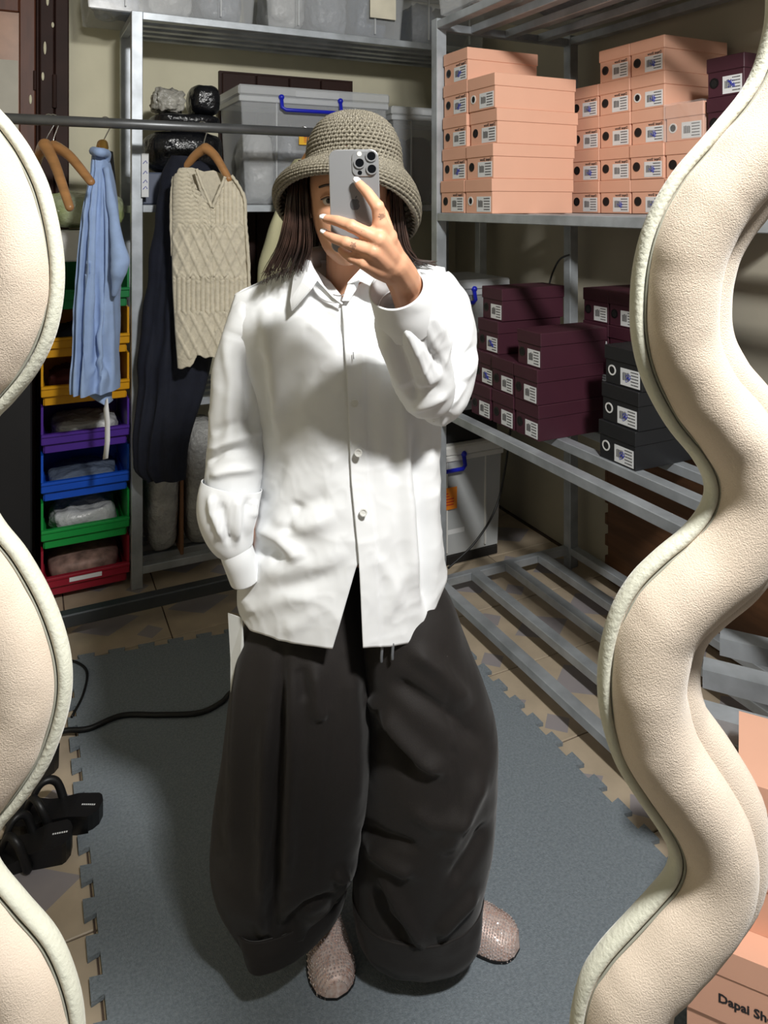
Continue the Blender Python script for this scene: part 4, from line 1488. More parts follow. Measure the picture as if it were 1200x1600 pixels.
for nm, r0 in (('index', .0098), ('middle', .0096), ('ring', .0092), ('little', .0082)):
    pts = FING[nm]
    r = [r0 * 1.1, r0 * .98, r0 * .86, r0 * .72]
    mb.tube(pts, r, 12, True, None, True)
    mb.ball(pts[1], r0 * 1.06, 12, 8)
mb.tube([px(606, 395, 1.075), px(604, 360, 1.09), px(597, 335, 1.094), px(588, 318, 1.094)], [.014, .012, .010, .0085], 10, True, None, True)
body = cpart('body', mb, M_SKIN, per)
md = body.modifiers.new('merge', 'REMESH')
md.mode = 'VOXEL'
md.voxel_size = .0024
md.use_smooth_shade = True
md = body.modifiers.new('soften', 'SMOOTH')
md.factor = .5
md.iterations = 5


def nail(tip, nxt, normal=(0, -1, .1)):
    tip, nxt = np.array(tip), np.array(nxt)
    d = tip - nxt
    d /= np.linalg.norm(d)
    n = np.array(normal, float)
    n -= d * (n @ d)
    n /= np.linalg.norm(n)
    w = np.cross(d, n)
    rings = []
    for u in np.linspace(-1, 1, 9):
        row = []
        for v in np.linspace(-1, 1, 7):
            hw = .0050 * math.sqrt(max(.12, 1 - .75 * max(0, abs(u) - .3) ** 2 / .49))
            row.append(tip + d * (.0045 + u * .0060) + w * v * hw + n * (.0066 - .0024 * v * v - .0008 * u * u))
        rings.append(row)
    m = MB().loft(rings, False)
    return m


for nm in ('index', 'middle', 'ring'):
    f = FING[nm]
    o = cpart('fingernail', nail(f[3], f[2], (0.1, -1, .35 if nm == 'index' else .7)), M_NAIL, per, body)
    s_ = o.modifiers.new('thickness', 'SOLIDIFY')
    s_.thickness = .0012
    o['label'] = 'white painted fingernail'
# small tattoos on the fingers, drawn into the skin
_nt = M_SKIN.node_tree
_tc = _nt.nodes.new('ShaderNodeTexCoord')
_base = _p.inputs['Base Color'].links[0].from_socket
for c_, r_ in ((px(596, 338, 1.026), .0050), (px(566, 361, 1.024), .0042), (px(553, 384, 1.025), .0052)):
    loc_ = c_ - np.array((per['ox'], per['oy'], per['oz']))
    d_ = _nt.nodes.new('ShaderNodeVectorMath')
    d_.operation = 'DISTANCE'
    d_.inputs[1].default_value = tuple(loc_)
    _nt.links.new(_tc.outputs['Object'], d_.inputs[0])
    nz_ = _nt.nodes.new('ShaderNodeTexNoise')
    nz_.inputs['Scale'].default_value = 420
    _nt.links.new(_tc.outputs['Object'], nz_.inputs['Vector'])
    ad_ = _nt.nodes.new('ShaderNodeMath')
    ad_.operation = 'MULTIPLY_ADD'
    ad_.inputs[1].default_value = .008
    _nt.links.new(nz_.outputs['Fac'], ad_.inputs[0])
    _nt.links.new(d_.outputs['Value'], ad_.inputs[2])
    lt_ = _nt.nodes.new('ShaderNodeMath')
    lt_.operation = 'LESS_THAN'
    lt_.inputs[1].default_value = r_ + .004
    _nt.links.new(ad_.outputs[0], lt_.inputs[0])
    ml_ = _nt.nodes.new('ShaderNodeMath')
    ml_.operation = 'MULTIPLY'
    ml_.inputs[1].default_value = .6
    _nt.links.new(lt_.outputs[0], ml_.inputs[0])
    mx_ = _nt.nodes.new('ShaderNodeMixRGB')
    _nt.links.new(ml_.outputs[0], mx_.inputs[0])
    _nt.links.new(_base, mx_.inputs[1])
    mx_.inputs[2].default_value = rgb(70, 58, 52)
    _base = mx_.outputs[0]
_nt.links.new(_base, _p.inputs['Base Color'])
# eye seen beside the phone
for s in (-1, 1):
    e = cpart('eye', MB().ball((HX + s * .031, HYc - .073, 1.5085), .0118, 16, 10), mat('eye_white', rgb(214, 204, 198), .2), per, body)
    cpart('iris', MB().ball((HX + s * .031, HYc - .0795, 1.5075), .0065, 12, 8), mat('dark_iris', rgb(30, 20, 16), .15), per, body)
    rows = []
    pts = catmull([(HX + s * .014, HYc - .089, 1.530), (HX + s * .030, HYc - .091, 1.535), (HX + s * .048, HYc - .080, 1.531)], 6)
    cpart('eyebrow', MB().tube(pts, [.0022] * 13, 6), M_HAIR, per, body)
    pts = catmull([(HX + s * .018, HYc - .084, 1.510), (HX + s * .031, HYc - .086, 1.516), (HX + s * .045, HYc - .078, 1.511)], 6)
    cpart('eyelid', MB().tube(pts, [.0026] * 13, 6), M_SKIN, per, body)
    cpart('eyelash', MB().tube([p + np.array((0, -.002, -.002)) for p in pts], [.0012] * 13, 6), M_HAIR, per, body)
o = cpart('necklace', MB().tube(catmull([px(490, 425, 1.36), px(505, 452, 1.335), px(522, 461, 1.325), px(537, 460, 1.325), px(556, 440, 1.34)], 8), .0011, 6), M_CHROME, per, body)
o['label'] = 'thin silver necklace'

# --- hair
mb = MB()
rh = random.Random(12)
for k_ in range(300):
    u, v = rh.random(), rh.random()
    Yd = 1.325 + .06 * v
    wv = rh.uniform(-3, 3)
    pts = [px(456 + 22 * u, 262, 1.345 + .03 * v), px(450 + 30 * u, 300, Yd), px(445 + 38 * u + wv, 345, Yd - .004), px(434 + 52 * u + wv, 385, Yd), px(416 + 62 * u + wv * 1.5, 418, Yd + .002), px(408 + 66 * u + wv * 2 + rh.uniform(-8, 8), 434 + rh.uniform(-6, 14), Yd + .006)]
    P_ = catmull(pts, 4)
    P_ = P_[:len(P_) - int(7 * rh.random() ** 2 + 3 * u)]
    mb.tube(P_, np.linspace(.0020, .0003, len(P_)), 5)
for k_ in range(170):
    u, v = rh.random(), rh.random()
    Yd = 1.345 + .06 * v
    wv = rh.uniform(-3, 3)
    pts = [px(608 + 14 * u, 262, Yd), px(610 + 18 * u, 310, Yd), px(612 + 20 * u + wv, 355, Yd), px(616 + 22 * u + wv, 385, Yd), px(622 + 30 * u, 404, Yd + .01), px(634 + 58 * u * rh.random(), 411 + rh.uniform(-3, 5), Yd + .015)]
    P_ = catmull(pts, 4)
    mb.tube(P_, np.linspace(.0022, .0006, len(P_)), 5)
for k_ in range(120):      # fall of hair behind the neck
    u = rh.random()
    Yd = 1.46 + .03 * rh.random()
    pts = [px(470 + 155 * u, 250, Yd), px(465 + 160 * u, 330, Yd + .01), px(460 + 165 * u, 400, Yd + .015), px(455 + 170 * u, 440, Yd + .03)]
    P_ = catmull(pts, 3)
    mb.tube(P_, np.linspace(.006, .002, len(P_)), 6)
mb.ball((HX, HYc + .014, 1.545), (.079, .088, .090), 28, 18)
hair = cpart('hair', mb, M_HAIR, per)
hair['label'] = 'long dark brown hair'

# --- crocheted hat
M_STRAW = mat('two_tone_raffia', rgb(82, 77, 67), .6, col2=rgb(150, 143, 126), vscale=400, bump=.3, bscale=500, detail=3, bdist=.001)
NR, NC = 250, 504
keyr = [(0, .002, 0), (.06, .020, -.001), (.15, .045, -.010), (.26, .066, -.027), (.38, .080, -.052), (.50, .0875, -.084)]
rings = []
ring_t = np.linspace(0, 1, NR)
zt_ = 1.674
K = [  # t, r, z, cos-tilt, x shift
    (0, .0015, zt_, 0, 0), (.05, .022, zt_ - .002, .001, 0), (.13, .047, zt_ - .011, .004, 0), (.22, .067, zt_ - .027, .008, 0), (.32, .080, zt_ - .050, .014, 0),
    (.42, .087, zt_ - .074, .020, 0), (.52, .089, zt_ - .098, .026, 0), (.60, .096, zt_ - .113, .030, -.002), (.70, .112, zt_ - .126, .036, -.006), (.80, .128, zt_ - .145, .047, -.010),
    (.90, .137, zt_ - .170, .059, -.012), (.96, .135, zt_ - .188, .068, -.012), (1.0, .128, zt_ - .198, .074, -.012)]
R_ = sinterp(ring_t, K, 1)
Z_ = sinterp(ring_t, K, 2)
TL = sinterp(ring_t, K, 3)
XS = sinterp(ring_t, K, 4)
ph = np.linspace(0, 2 * math.pi, NC, endpoint=False)
V = np.zeros((NR, NC, 3))
for i in range(NR):
    fl = 1 + .03 * np.sin(3 * ph + 1) * max(0, ring_t[i] - .55)
    V[i, :, 0] = -.056 + XS[i] + R_[i] * np.sin(ph) * fl
    V[i, :, 1] = 1.375 - R_[i] * np.cos(ph) * 1.04 * fl
    V[i, :, 2] = Z_[i] + TL[i] * np.cos(ph) - .03 * np.sin(ph) * max(0, ring_t[i] - .5)
arc = np.concatenate(([0], np.cumsum(np.hypot(np.diff(R_), np.diff(Z_)))))
mb = MB()
f = []
for i in range(NR - 1):
    for j in range(NC):
        k_ = (j + 1) % NC
        f.append((i * NC + j, (i + 1) * NC + j, (i + 1) * NC + k_, i * NC + k_))
VV = V.reshape(-1, 3)
Nn = vnormals(VV, f)
outw = VV - np.array((-.06, 1.375, 1.56))
if (Nn * outw).sum() < 0:
    Nn = -Nn
row = (arc / .0094)[:, None] * np.ones((1, NC))
ncol = np.where(ring_t < .12, 21, np.where(ring_t < .24, 42, np.where(ring_t < .60, 56, 72)))[:, None]
colm = ph[None, :] / (2 * math.pi) * ncol + .5 * (np.floor(row) % 2)
fr_, fc_ = row % 1 - .5, colm % 1 - .5
hgt = -.0085 * np.exp(-((fr_ / .24) ** 2 + (fc_ / .23) ** 2)) + .0008 * np.cos(2 * math.pi * (colm * 2 + fr_ * 1.2)) - .0008 * np.cos(2 * math.pi * fr_)
hgt = hgt * np.clip(ring_t / .06, 0, 1)[:, None]
VV = VV + Nn * hgt.reshape(-1, 1)
mb.v = [tuple(p) for p in VV]
inh = ((fr_ / .33) ** 2 + (fc_ / .31) ** 2 < 1) & (ring_t[:, None] > .05) & (ring_t[:, None] < .68)
inh = inh.reshape(-1)
mb.f = [t_ for t_ in f if not (inh[t_[0]] and inh[t_[1]] and inh[t_[2]] and inh[t_[3]])]
hat = cpart('straw_hat', mb, M_STRAW, per)
s_ = hat.modifiers.new('thickness', 'SOLIDIFY')
s_.thickness = .003
s_.offset = -1 if False else 0
hat['label'] = 'crocheted grey-beige raffia bucket hat with upturned brim'

# --- shirt
YC_ = 1.43
XL_ = [(400, 384), (460, 368), (500, 356), (560, 368), (640, 386), (700, 396), (800, 399), (860, 388), (900, 378), (940, 373), (970, 373), (1030, 378)]
XR_ = [(400, 692), (440, 698), (500, 703), (560, 700), (640, 692), (700, 687), (800, 686), (860, 691), (900, 697), (940, 695), (1030, 690)]
XCR = [(400, 528), (470, 534), (600, 542), (750, 549), (870, 560), (1012, 567), (1030, 568)]
XCL = [(400, 536), (470, 545), (600, 556), (750, 562), (866, 570), (884, 557), (1012, 520), (1030, 514)]
HD_ = [(400, .06), (440, .085), (520, .108), (620, .110), (750, .112), (880, .118), (1020, .125)]
ROWS = 170
QY = np.arange(400, 1031, 2.0)
XLT, XRT, HDT = sinterp(QY, XL_), sinterp(QY, XR_), sinterp(QY, HD_)


def shirt_point(qx, qy, xl, xr, front=True, lift=0.0):
    cx_, hw = (xl + xr) / 2, (xr - xl) / 2
    u = min(1.0, abs((qx - cx_) / hw))
    hd = np.interp(qy, QY, HDT)
    prof = (1 - u ** 2.3) ** .55
    if front:
        shl = np.interp(qx, [368, 430, 485, 535, 590, 640, 692], [458, 433, 414, 405, 412, 408, 415])
        ramp = min(1.0, max(0.02, (qy - shl) / 75.0)) ** .5
        Y = YC_ - hd * prof * ramp - lift
        return px(qx, qy, Y)
    p = px(qx, qy, YC_)
    ramp = min(1.0, max(0.02, (qy - 410) / 60.0)) ** .5
    return np.array((p[0], YC_ + hd * .85 * prof * ramp, p[2]))


cols_ = []
NF = 70
for j in range(NF):          # image-right front panel, from its free edge outwards
    fj = j / (NF - 1)
    ty = np.interp(fj, [0, .12, .38, .7, 1], [476, 452, 418, 410, 418])
    by = np.interp(fj, [0, .35, .74, .79, .82, .92, 1], [1012, 1010, 1000, 994, 970, 938, 905])
    cols_.append(('R', fj, ty, by))
for j in range(1, 40):
    fj = j / 40
    cols_.append(('B', fj, np.interp(fj, [0, .3, .7, 1], [418, 408, 408, 458]), np.interp(fj, [0, .1, .5, .9, 1], [905, 925, 940, 940, 932])))
for j in range(NF):          # image-left front panel
    fj = j / (NF - 1)
    ty = np.interp(fj, [0, .3, .66, .85, 1], [460, 437, 415, 440, 476])
    by = np.interp(fj, [0, .03, .12, .42, .7, 1], [934, 960, 984, 1000, 1008, 1013])
    cols_.append(('L', fj, ty, by))
rings = []
for i in range(ROWS):
    s = i / (ROWS - 1)
    ring = []
    for kind, fj, ty, by in cols_:
        qy = ty + s * (by - ty)
        xl, xr = np.interp(qy, QY, XLT), np.interp(qy, QY, XRT)
        if kind == 'R':
            xc_ = np.interp(qy, *zip(*XCR))
            qx = xc_ + (xr - xc_) * fj
            ring.append(shirt_point(qx, qy, xl, xr, True, .006 * max(0, 1 - fj * 4) + (.0018 if (qx - xc_) < 27 else 0)))
        elif kind == 'L':
            xc_ = np.interp(qy, *zip(*XCL))
            qx = xl + (xc_ - xl) * fj
            ring.append(shirt_point(qx, qy, xl, xr, True, 0))
        else:
            ring.append(shirt_point(xr + (xl - xr) * fj, qy, xl, xr, False))
    rings.append(ring)
mb = MB().loft([r_[::-1] for r_ in rings], False)
FOLD_T = [
    ([(412, 470), (420, 540), (432, 620), (425, 690)], .012, 9), ([(404, 540), (412, 620), (424, 690)], -.014, 8),
    ([(440, 470), (436, 560), (442, 660), (440, 760)], .006, 12),
    ([(400, 800), (430, 760), (445, 700)], -.010, 9), ([(455, 800), (480, 790), (520, 770)], -.006, 10),
    ([(402, 838), (420, 830), (440, 842), (462, 862), (470, 878)], .016, 10), ([(404, 862), (425, 858), (445, 878)], -.014, 8),
    ([(470, 780), (455, 810), (452, 835)], -.010, 8), ([(425, 800), (450, 818), (480, 822), (530, 800)], .010, 12),
    ([(400, 905), (440, 890), (500, 880), (545, 850)], .008, 14), ([(420, 925), (470, 915), (530, 890)], -.006, 10),
    ([(390, 960), (440, 935), (500, 930)], .005, 12),
    ([(445, 520), (500, 545), (540, 560)], .006, 14), ([(450, 600), (500, 590), (535, 610)], -.005, 12), ([(460, 660), (505, 690), (530, 740)], .005, 12),
    ([(490, 480), (520, 505), (540, 530)], -.008, 10), ([(478, 500), (505, 520), (535, 548)], .006, 8),
    ([(625, 600), (632, 700), (640, 820), (652, 960)], .014, 10), ([(645, 640), (652, 760), (664, 900), (668, 970)], -.018, 7),
    ([(672, 680), (676, 800), (684, 900)], .012, 8),
    ([(590, 560), (600, 640), (598, 760)], .005, 12), ([(575, 700), (610, 720), (625, 760)], -.004, 9),
    ([(580, 860), (610, 900), (630, 960)], .004, 9), ([(640, 880), (615, 930), (600, 980)], .004, 8), ([(500, 950), (470, 975), (440, 985)], .004, 9),
    ([(610, 470), (600, 540), (610, 580)], -.010, 12), ([(562, 470), (570, 540), (572, 600)], .005, 10),
    ([(385, 930), (395, 960)], .006, 8), ([(560, 520), (590, 510)], -.004, 8),
]
FOLD_T = [(a_, b_ * .85, c_ * 1.25) for a_, b_, c_ in FOLD_T]
displace(mb, FOLD_T, [(8, .003, 2), (20, .0010, 7), (7, .0035, 13, 1), (16, .0014, 17, 1), (38, .0008, 19, 1)])
shirt = cpart('shirt', mb, M_SHIRT, per)
s_ = shirt.modifiers.new('thickness', 'SOLIDIFY')
s_.thickness = .0016
shirt['label'] = 'oversized white cotton button-up shirt'


def sleeve(keys, n=64, m=12, strokes=(), noise=()):
    """keys: (px, py, Y, radius m)"""
    P_ = catmull([px(a, b, c) for a, b, c, _ in keys], m)
    r_ = sinterp(np.linspace(0, len(keys) - 1, len(P_)), [(i, k[3]) for i, k in enumerate(keys)])
    q = MB().tube(P_, r_, n, False)
    V_ = np.array(q.v)
    if (vnormals(V_, q.f) * (V_ - np.repeat(np.array(P_), n, 0))).sum() < 0:
        q.f = [t_[::-1] for t_ in q.f]
    return displace(q, strokes, noise)


def shirt_part(name, q, solid=.0016):
    o = cpart(name, q, M_SHIRT, per, shirt)
    if solid:
        s_ = o.modifiers.new('thickness', 'SOLIDIFY')
        s_.thickness = solid
    return o


# hanging sleeve (hand in pocket)
q = sleeve([(418, 484, 1.44, .030), (394, 500, 1.43, .042), (376, 560, 1.42, .047), (371, 640, 1.41, .050), (370, 700, 1.40, .055), (364, 752, 1.385, .053), (361, 775, 1.38, .050)], 72, 14,
           [([(350, 520), (362, 600), (356, 700)], .007, 8), ([(385, 540), (388, 640), (396, 720)], -.010, 8), ([(368, 540), (376, 620), (372, 700)], .006, 7),
            ([(322, 725), (350, 705), (400, 700)], -.010, 6), ([(324, 708), (360, 690), (410, 672)], .010, 7), ([(326, 745), (360, 735), (404, 730)], .009, 7), ([(330, 680), (356, 665), (395, 655)], -.007, 7),
            ([(345, 515), (372, 525), (400, 540)], -.004, 3)],
           [(14, .003, 21), (11, .004, 23, 1), (26, .0015, 25, 1)])
shirt_part('sleeve', q)
q = sleeve([(362, 758, 1.372, .057), (358, 778, 1.368, .0575), (357, 805, 1.365, .0545), (360, 832, 1.366, .046), (368, 858, 1.368, .034)], 64, 10,
           [([(330, 770), (332, 800), (352, 850)], .009, 5), ([(345, 780), (350, 820), (362, 855)], -.009, 5), ([(370, 770), (372, 810), (372, 850)], .008, 5), ([(390, 775), (384, 810), (378, 850)], -.008, 5), ([(398, 780), (396, 810)], .006, 5)],
           [(22, .003, 31)])
shirt_part('rolled_sleeve', q)
q = sleeve([(366, 848, 1.366, .032), (372, 866, 1.366, .031), (378, 884, 1.372, .030), (384, 903, 1.378, .029)], 48, 8, [], [(18, .002, 33)])
shirt_part('cuff', q, .003)
# raised sleeve: upper arm and forearm
q = sleeve([(668, 440, 1.43, .046), (684, 480, 1.42, .056), (690, 540, 1.39, .060), (690, 590, 1.36, .0595), (686, 625, 1.335, .050), (680, 648, 1.32, .030), (678, 658, 1.31, .0008)], 72, 14,
           [([(722, 440), (728, 520), (716, 600)], .008, 8), ([(705, 430), (712, 500), (700, 570)], -.011, 8), ([(735, 560), (722, 600), (700, 640)], .010, 7), ([(740, 540), (712, 570), (690, 600)], -.010, 6), ([(730, 590), (705, 615), (680, 640)], -.008, 6), ([(690, 420), (715, 470), (735, 530)], .005, 8)],
           [(14, .003, 41), (11, .005, 43, 1), (26, .0015, 45, 1)])
shirt_part('sleeve', q)
q = sleeve([(676, 652, 1.30, .0008), (672, 632, 1.295, .036), (664, 600, 1.275, .050), (652, 560, 1.235, .0525), (641, 524, 1.195, .050), (632, 492, 1.16, .044), (629, 482, 1.15, .038)], 72, 14,
           [([(600, 520), (615, 570), (640, 630)], .008, 7), ([(612, 508), (632, 560), (655, 630)], -.008, 6), ([(628, 500), (650, 550), (676, 610)], .008, 6), ([(645, 490), (668, 540), (700, 590)], -.009, 6), ([(665, 480), (690, 520), (712, 560)], .008, 7), ([(620, 600), (650, 615), (690, 600)], -.006, 7), ([(640, 640), (670, 630), (700, 615)], .006, 6)],
           [(14, .003, 51), (11, .004, 53, 1), (26, .0015, 54, 1)])
shirt_part('sleeve', q)
q = sleeve([(634, 502, 1.172, .0455), (630, 484, 1.152, .046), (625, 466, 1.135, .045), (620, 450, 1.12, .0435)], 64, 8, [], [(14, .002, 55)])
shirt_part('cuff', q, .003)
# collar leaves
def leaf(poly, name='collar', Ys=None):
    V_ = [px(a, b, c) for a, b, c in poly]
    q = MB()
    c_ = np.mean(V_, 0) + np.array((0, -.006, 0))
    n_ = len(V_)
    rows = [[v * (1 - s) + c_ * s for v in V_] for s in (0, .33, .66, .98)]
    q.loft(rows, True, False, True)
    o = cpart(name, q, M_SHIRT, per, shirt, smooth=False)
    s_ = o.modifiers.new('thickness', 'SOLIDIFY')
    s_.thickness = .003
    return o
leaf([(472, 404, 1.385), (486, 408, 1.355), (497, 437, 1.322), (487, 452, 1.313), (457, 486, 1.314), (455, 470, 1.330), (460, 435, 1.365)])
leaf([(486, 410, 1.365), (497, 436, 1.326), (520, 461, 1.312), (536, 474, 1.316), (520, 470, 1.325), (495, 446, 1.340)], 'collar_stand')
leaf([(566, 417, 1.345), (596, 414, 1.385), (606, 440, 1.36), (600, 466, 1.325), (580, 448, 1.312), (560, 438, 1.316), (543, 444, 1.318)])
leaf([(543, 443, 1.322), (556, 436, 1.330), (566, 420, 1.352), (556, 450, 1.335), (545, 470, 1.320), (534, 470, 1.318)], 'collar_stand')
# the turned-down collar behind the neck
cpart('collar', MB().tube(catmull([px(478, 412, 1.375), px(486, 404, 1.43), px(530, 398, 1.49), px(575, 404, 1.44), px(588, 412, 1.38)], 8), .012, 10, True, 1.8), M_SHIRT, per, shirt)
for bx_, by_ in ((554, 630), (560, 707), (568, 800)):
    hd = .11
    cpt = px(bx_, by_, 1.3)
    Yb = YC_ - .1225
    b_ = px(bx_, by_, Yb - .004)
    q = MB().disc(b_, (0, -1, .05), .0068, 18, .0022)
    q.disc(b_ + np.array((0, -.0022, 0)), (0, -1, .05), .0068, 18, .0012, .0048)
    o = cpart('button', q, mat('pearl_button', rgb(226, 226, 222), .25), per, shirt, smooth=False)
q = MB()
q.tube([px(552, 550, YC_ - .1245), px(552.6, 561, YC_ - .1245)], .0009, 6)
cpart('buttonhole', q, mat('grey_thread', rgb(150, 152, 155), .8), per, shirt)

# --- trousers
LEG_L = [(860, 412, 570, 1.45, .075, 0), (930, 402, 576, 1.45, .095, 0), (985, 378, 580, 1.45, .120, 0), (1050, 365, 584, 1.45, .135, 0), (1130, 354, 584, 1.45, .14, 0), (1200, 345, 580, 1.45, .14, 0), (1290, 337, 570, 1.45, .135, 0), (1340, 338, 564, 1.445, .125, .02), (1375, 350, 552, 1.44, .10, .05), (1405, 370, 540, 1.43, .078, .08), (1430, 388, 536, 1.42, .064, .10), (1446, 398, 534, 1.415, .058, .11)]
LEG_R = [(860, 560, 664, 1.45, .075, 0), (905, 560, 684, 1.45, .095, 0), (940, 561, 706, 1.45, .115, 0), (1000, 562, 728, 1.45, .13, 0), (1080, 572, 760, 1.45, .135, 0), (1140, 578, 778, 1.45, .135, 0), (1200, 572, 778, 1.45, .135, 0), (1250, 566, 776, 1.45, .135, 0), (1310, 556, 772, 1.45, .13, 0), (1370, 552, 760, 1.45, .12, 0), (1410, 553, 752, 1.45, .105, .0), (1430, 557, 749, 1.45, .093, 0), (1448, 562, 746, 1.45, .088, 0)]
mb = ell_loft(LEG_L, 1.45, .13, 120, 150, .92)
mb2 = ell_loft(LEG_R, 1.45, .13, 120, 150, .92)
o_ = len(mb.v)
FOLD_P = [
    ([(440, 1010), (436, 1200), (428, 1380), (420, 1480)], -.020, 9), ([(455, 1020), (452, 1250), (445, 1400)], .012, 12), ([(415, 1100), (412, 1300), (415, 1440)], .010, 10),
    ([(490, 1030), (496, 1100), (505, 1130)], .010, 12), ([(468, 1040), (480, 1100)], -.006, 9), ([(545, 1020), (555, 1150), (548, 1300)], .008, 14), ([(520, 1010), (510, 1250), (492, 1420)], -.0025, 2.2),
    ([(380, 1000), (368, 1200), (362, 1350)], .008, 12), ([(448, 1000), (436, 1060), (432, 1150)], -.0022, 2.2),
    ([(440, 1460), (480, 1420), (535, 1400)], -.012, 9), ([(400, 1440), (440, 1470), (490, 1450)], .008, 10), ([(520, 1370), (545, 1365)], .012, 9),
    ([(592, 1105), (620, 1140), (660, 1185), (700, 1210)], .014, 12), ([(590, 1130), (612, 1170), (650, 1215)], -.014, 10), ([(600, 1060), (650, 1090), (720, 1130), (760, 1170)], -.010, 14),
    ([(640, 1010), (690, 1050), (740, 1110)], .010, 14), ([(570, 1320), (610, 1350), (650, 1370)], .010, 11), ([(565, 1290), (600, 1310), (660, 1330)], -.008, 10),
    ([(760, 1200), (720, 1280), (690, 1340)], .010, 14), ([(770, 1280), (735, 1340), (700, 1390)], -.010, 11), ([(640, 1260), (680, 1290), (740, 1270)], .006, 14), ([(750, 1390), (715, 1430), (680, 1470)], .010, 9), ([(580, 1380), (600, 1440), (640, 1480)], -.012, 10), ([(590, 1360), (630, 1430), (668, 1490)], .008, 10),
    ([(690, 990), (702, 1080), (712, 1250), (690, 1430)], -.0025, 2.2), ([(575, 1090), (590, 1110)], .006, 8),
]
NZ = [(5, .006, 61), (13, .0025, 63), (60, .0004, 65)]
FOLD_P = [(a_, b_ * 1.5 if c_ > 3 else b_ * 1.3, c_) for a_, b_, c_ in FOLD_P]
displace(mb, FOLD_P, NZ)
displace(mb2, FOLD_P, NZ)
mb.add(mb2.v, mb2.f)
trou = cpart('trousers', mb, M_TROU, per)
trou['label'] = 'very wide black-brown balloon trousers with turned-up cuffs'


def cuff(keys_top, seed):
    q = ell_loft(keys_top, 1.45, .1, 100, 26, .92)
    displace(q, [], [(14, .004, seed), (40, .0015, seed + 1)])
    o = cpart('trouser_cuff', q, M_TROU, per, trou)
    s_ = o.modifiers.new('thickness', 'SOLIDIFY')
    s_.thickness = .005
    return o
cuff([(1392, 380, 543, 1.43, .082, .11), (1418, 388, 541, 1.42, .074, .12), (1436, 393, 539, 1.415, .068, .12), (1448, 397, 536, 1.412, .064, .12)], 71)
cuff([(1388, 551, 755, 1.45, .114, 0), (1415, 552, 754, 1.45, .108, 0), (1440, 556, 752, 1.45, .102, 0), (1455, 564, 747, 1.45, .094, 0)], 73)
# side slit hand tag and cord ends
q = MB()
for (a, b) in ((597, 1012), (614, 1008)):
    q.tube(catmull([px(a, b - 14, 1.325), px(a, b, 1.322), px(a - 1, b + 14, 1.322), px(a - 1, b + 22, 1.324)], 5), [.0028] * 16, 8)
o = cpart('drawstring', q, mat('grey_cord', rgb(120, 124, 130), .4, .3), per, trou)
tagp = cpart('hang_tag', MB().add([px(356, 958, 1.40), px(379, 966, 1.39), px(381, 1030, 1.39), px(372, 1096, 1.39), px(360, 1082, 1.40), px(360, 1030, 1.405)], [(0, 5, 4, 3, 2, 1)]), mat('pale_tag_paper', rgb(212, 214, 212), .7), per, trou, smooth=False)
tagp['label'] = 'long pale paper swing tag'
s_ = tagp.modifiers.new('thickness', 'SOLIDIFY')
s_.thickness = .0012

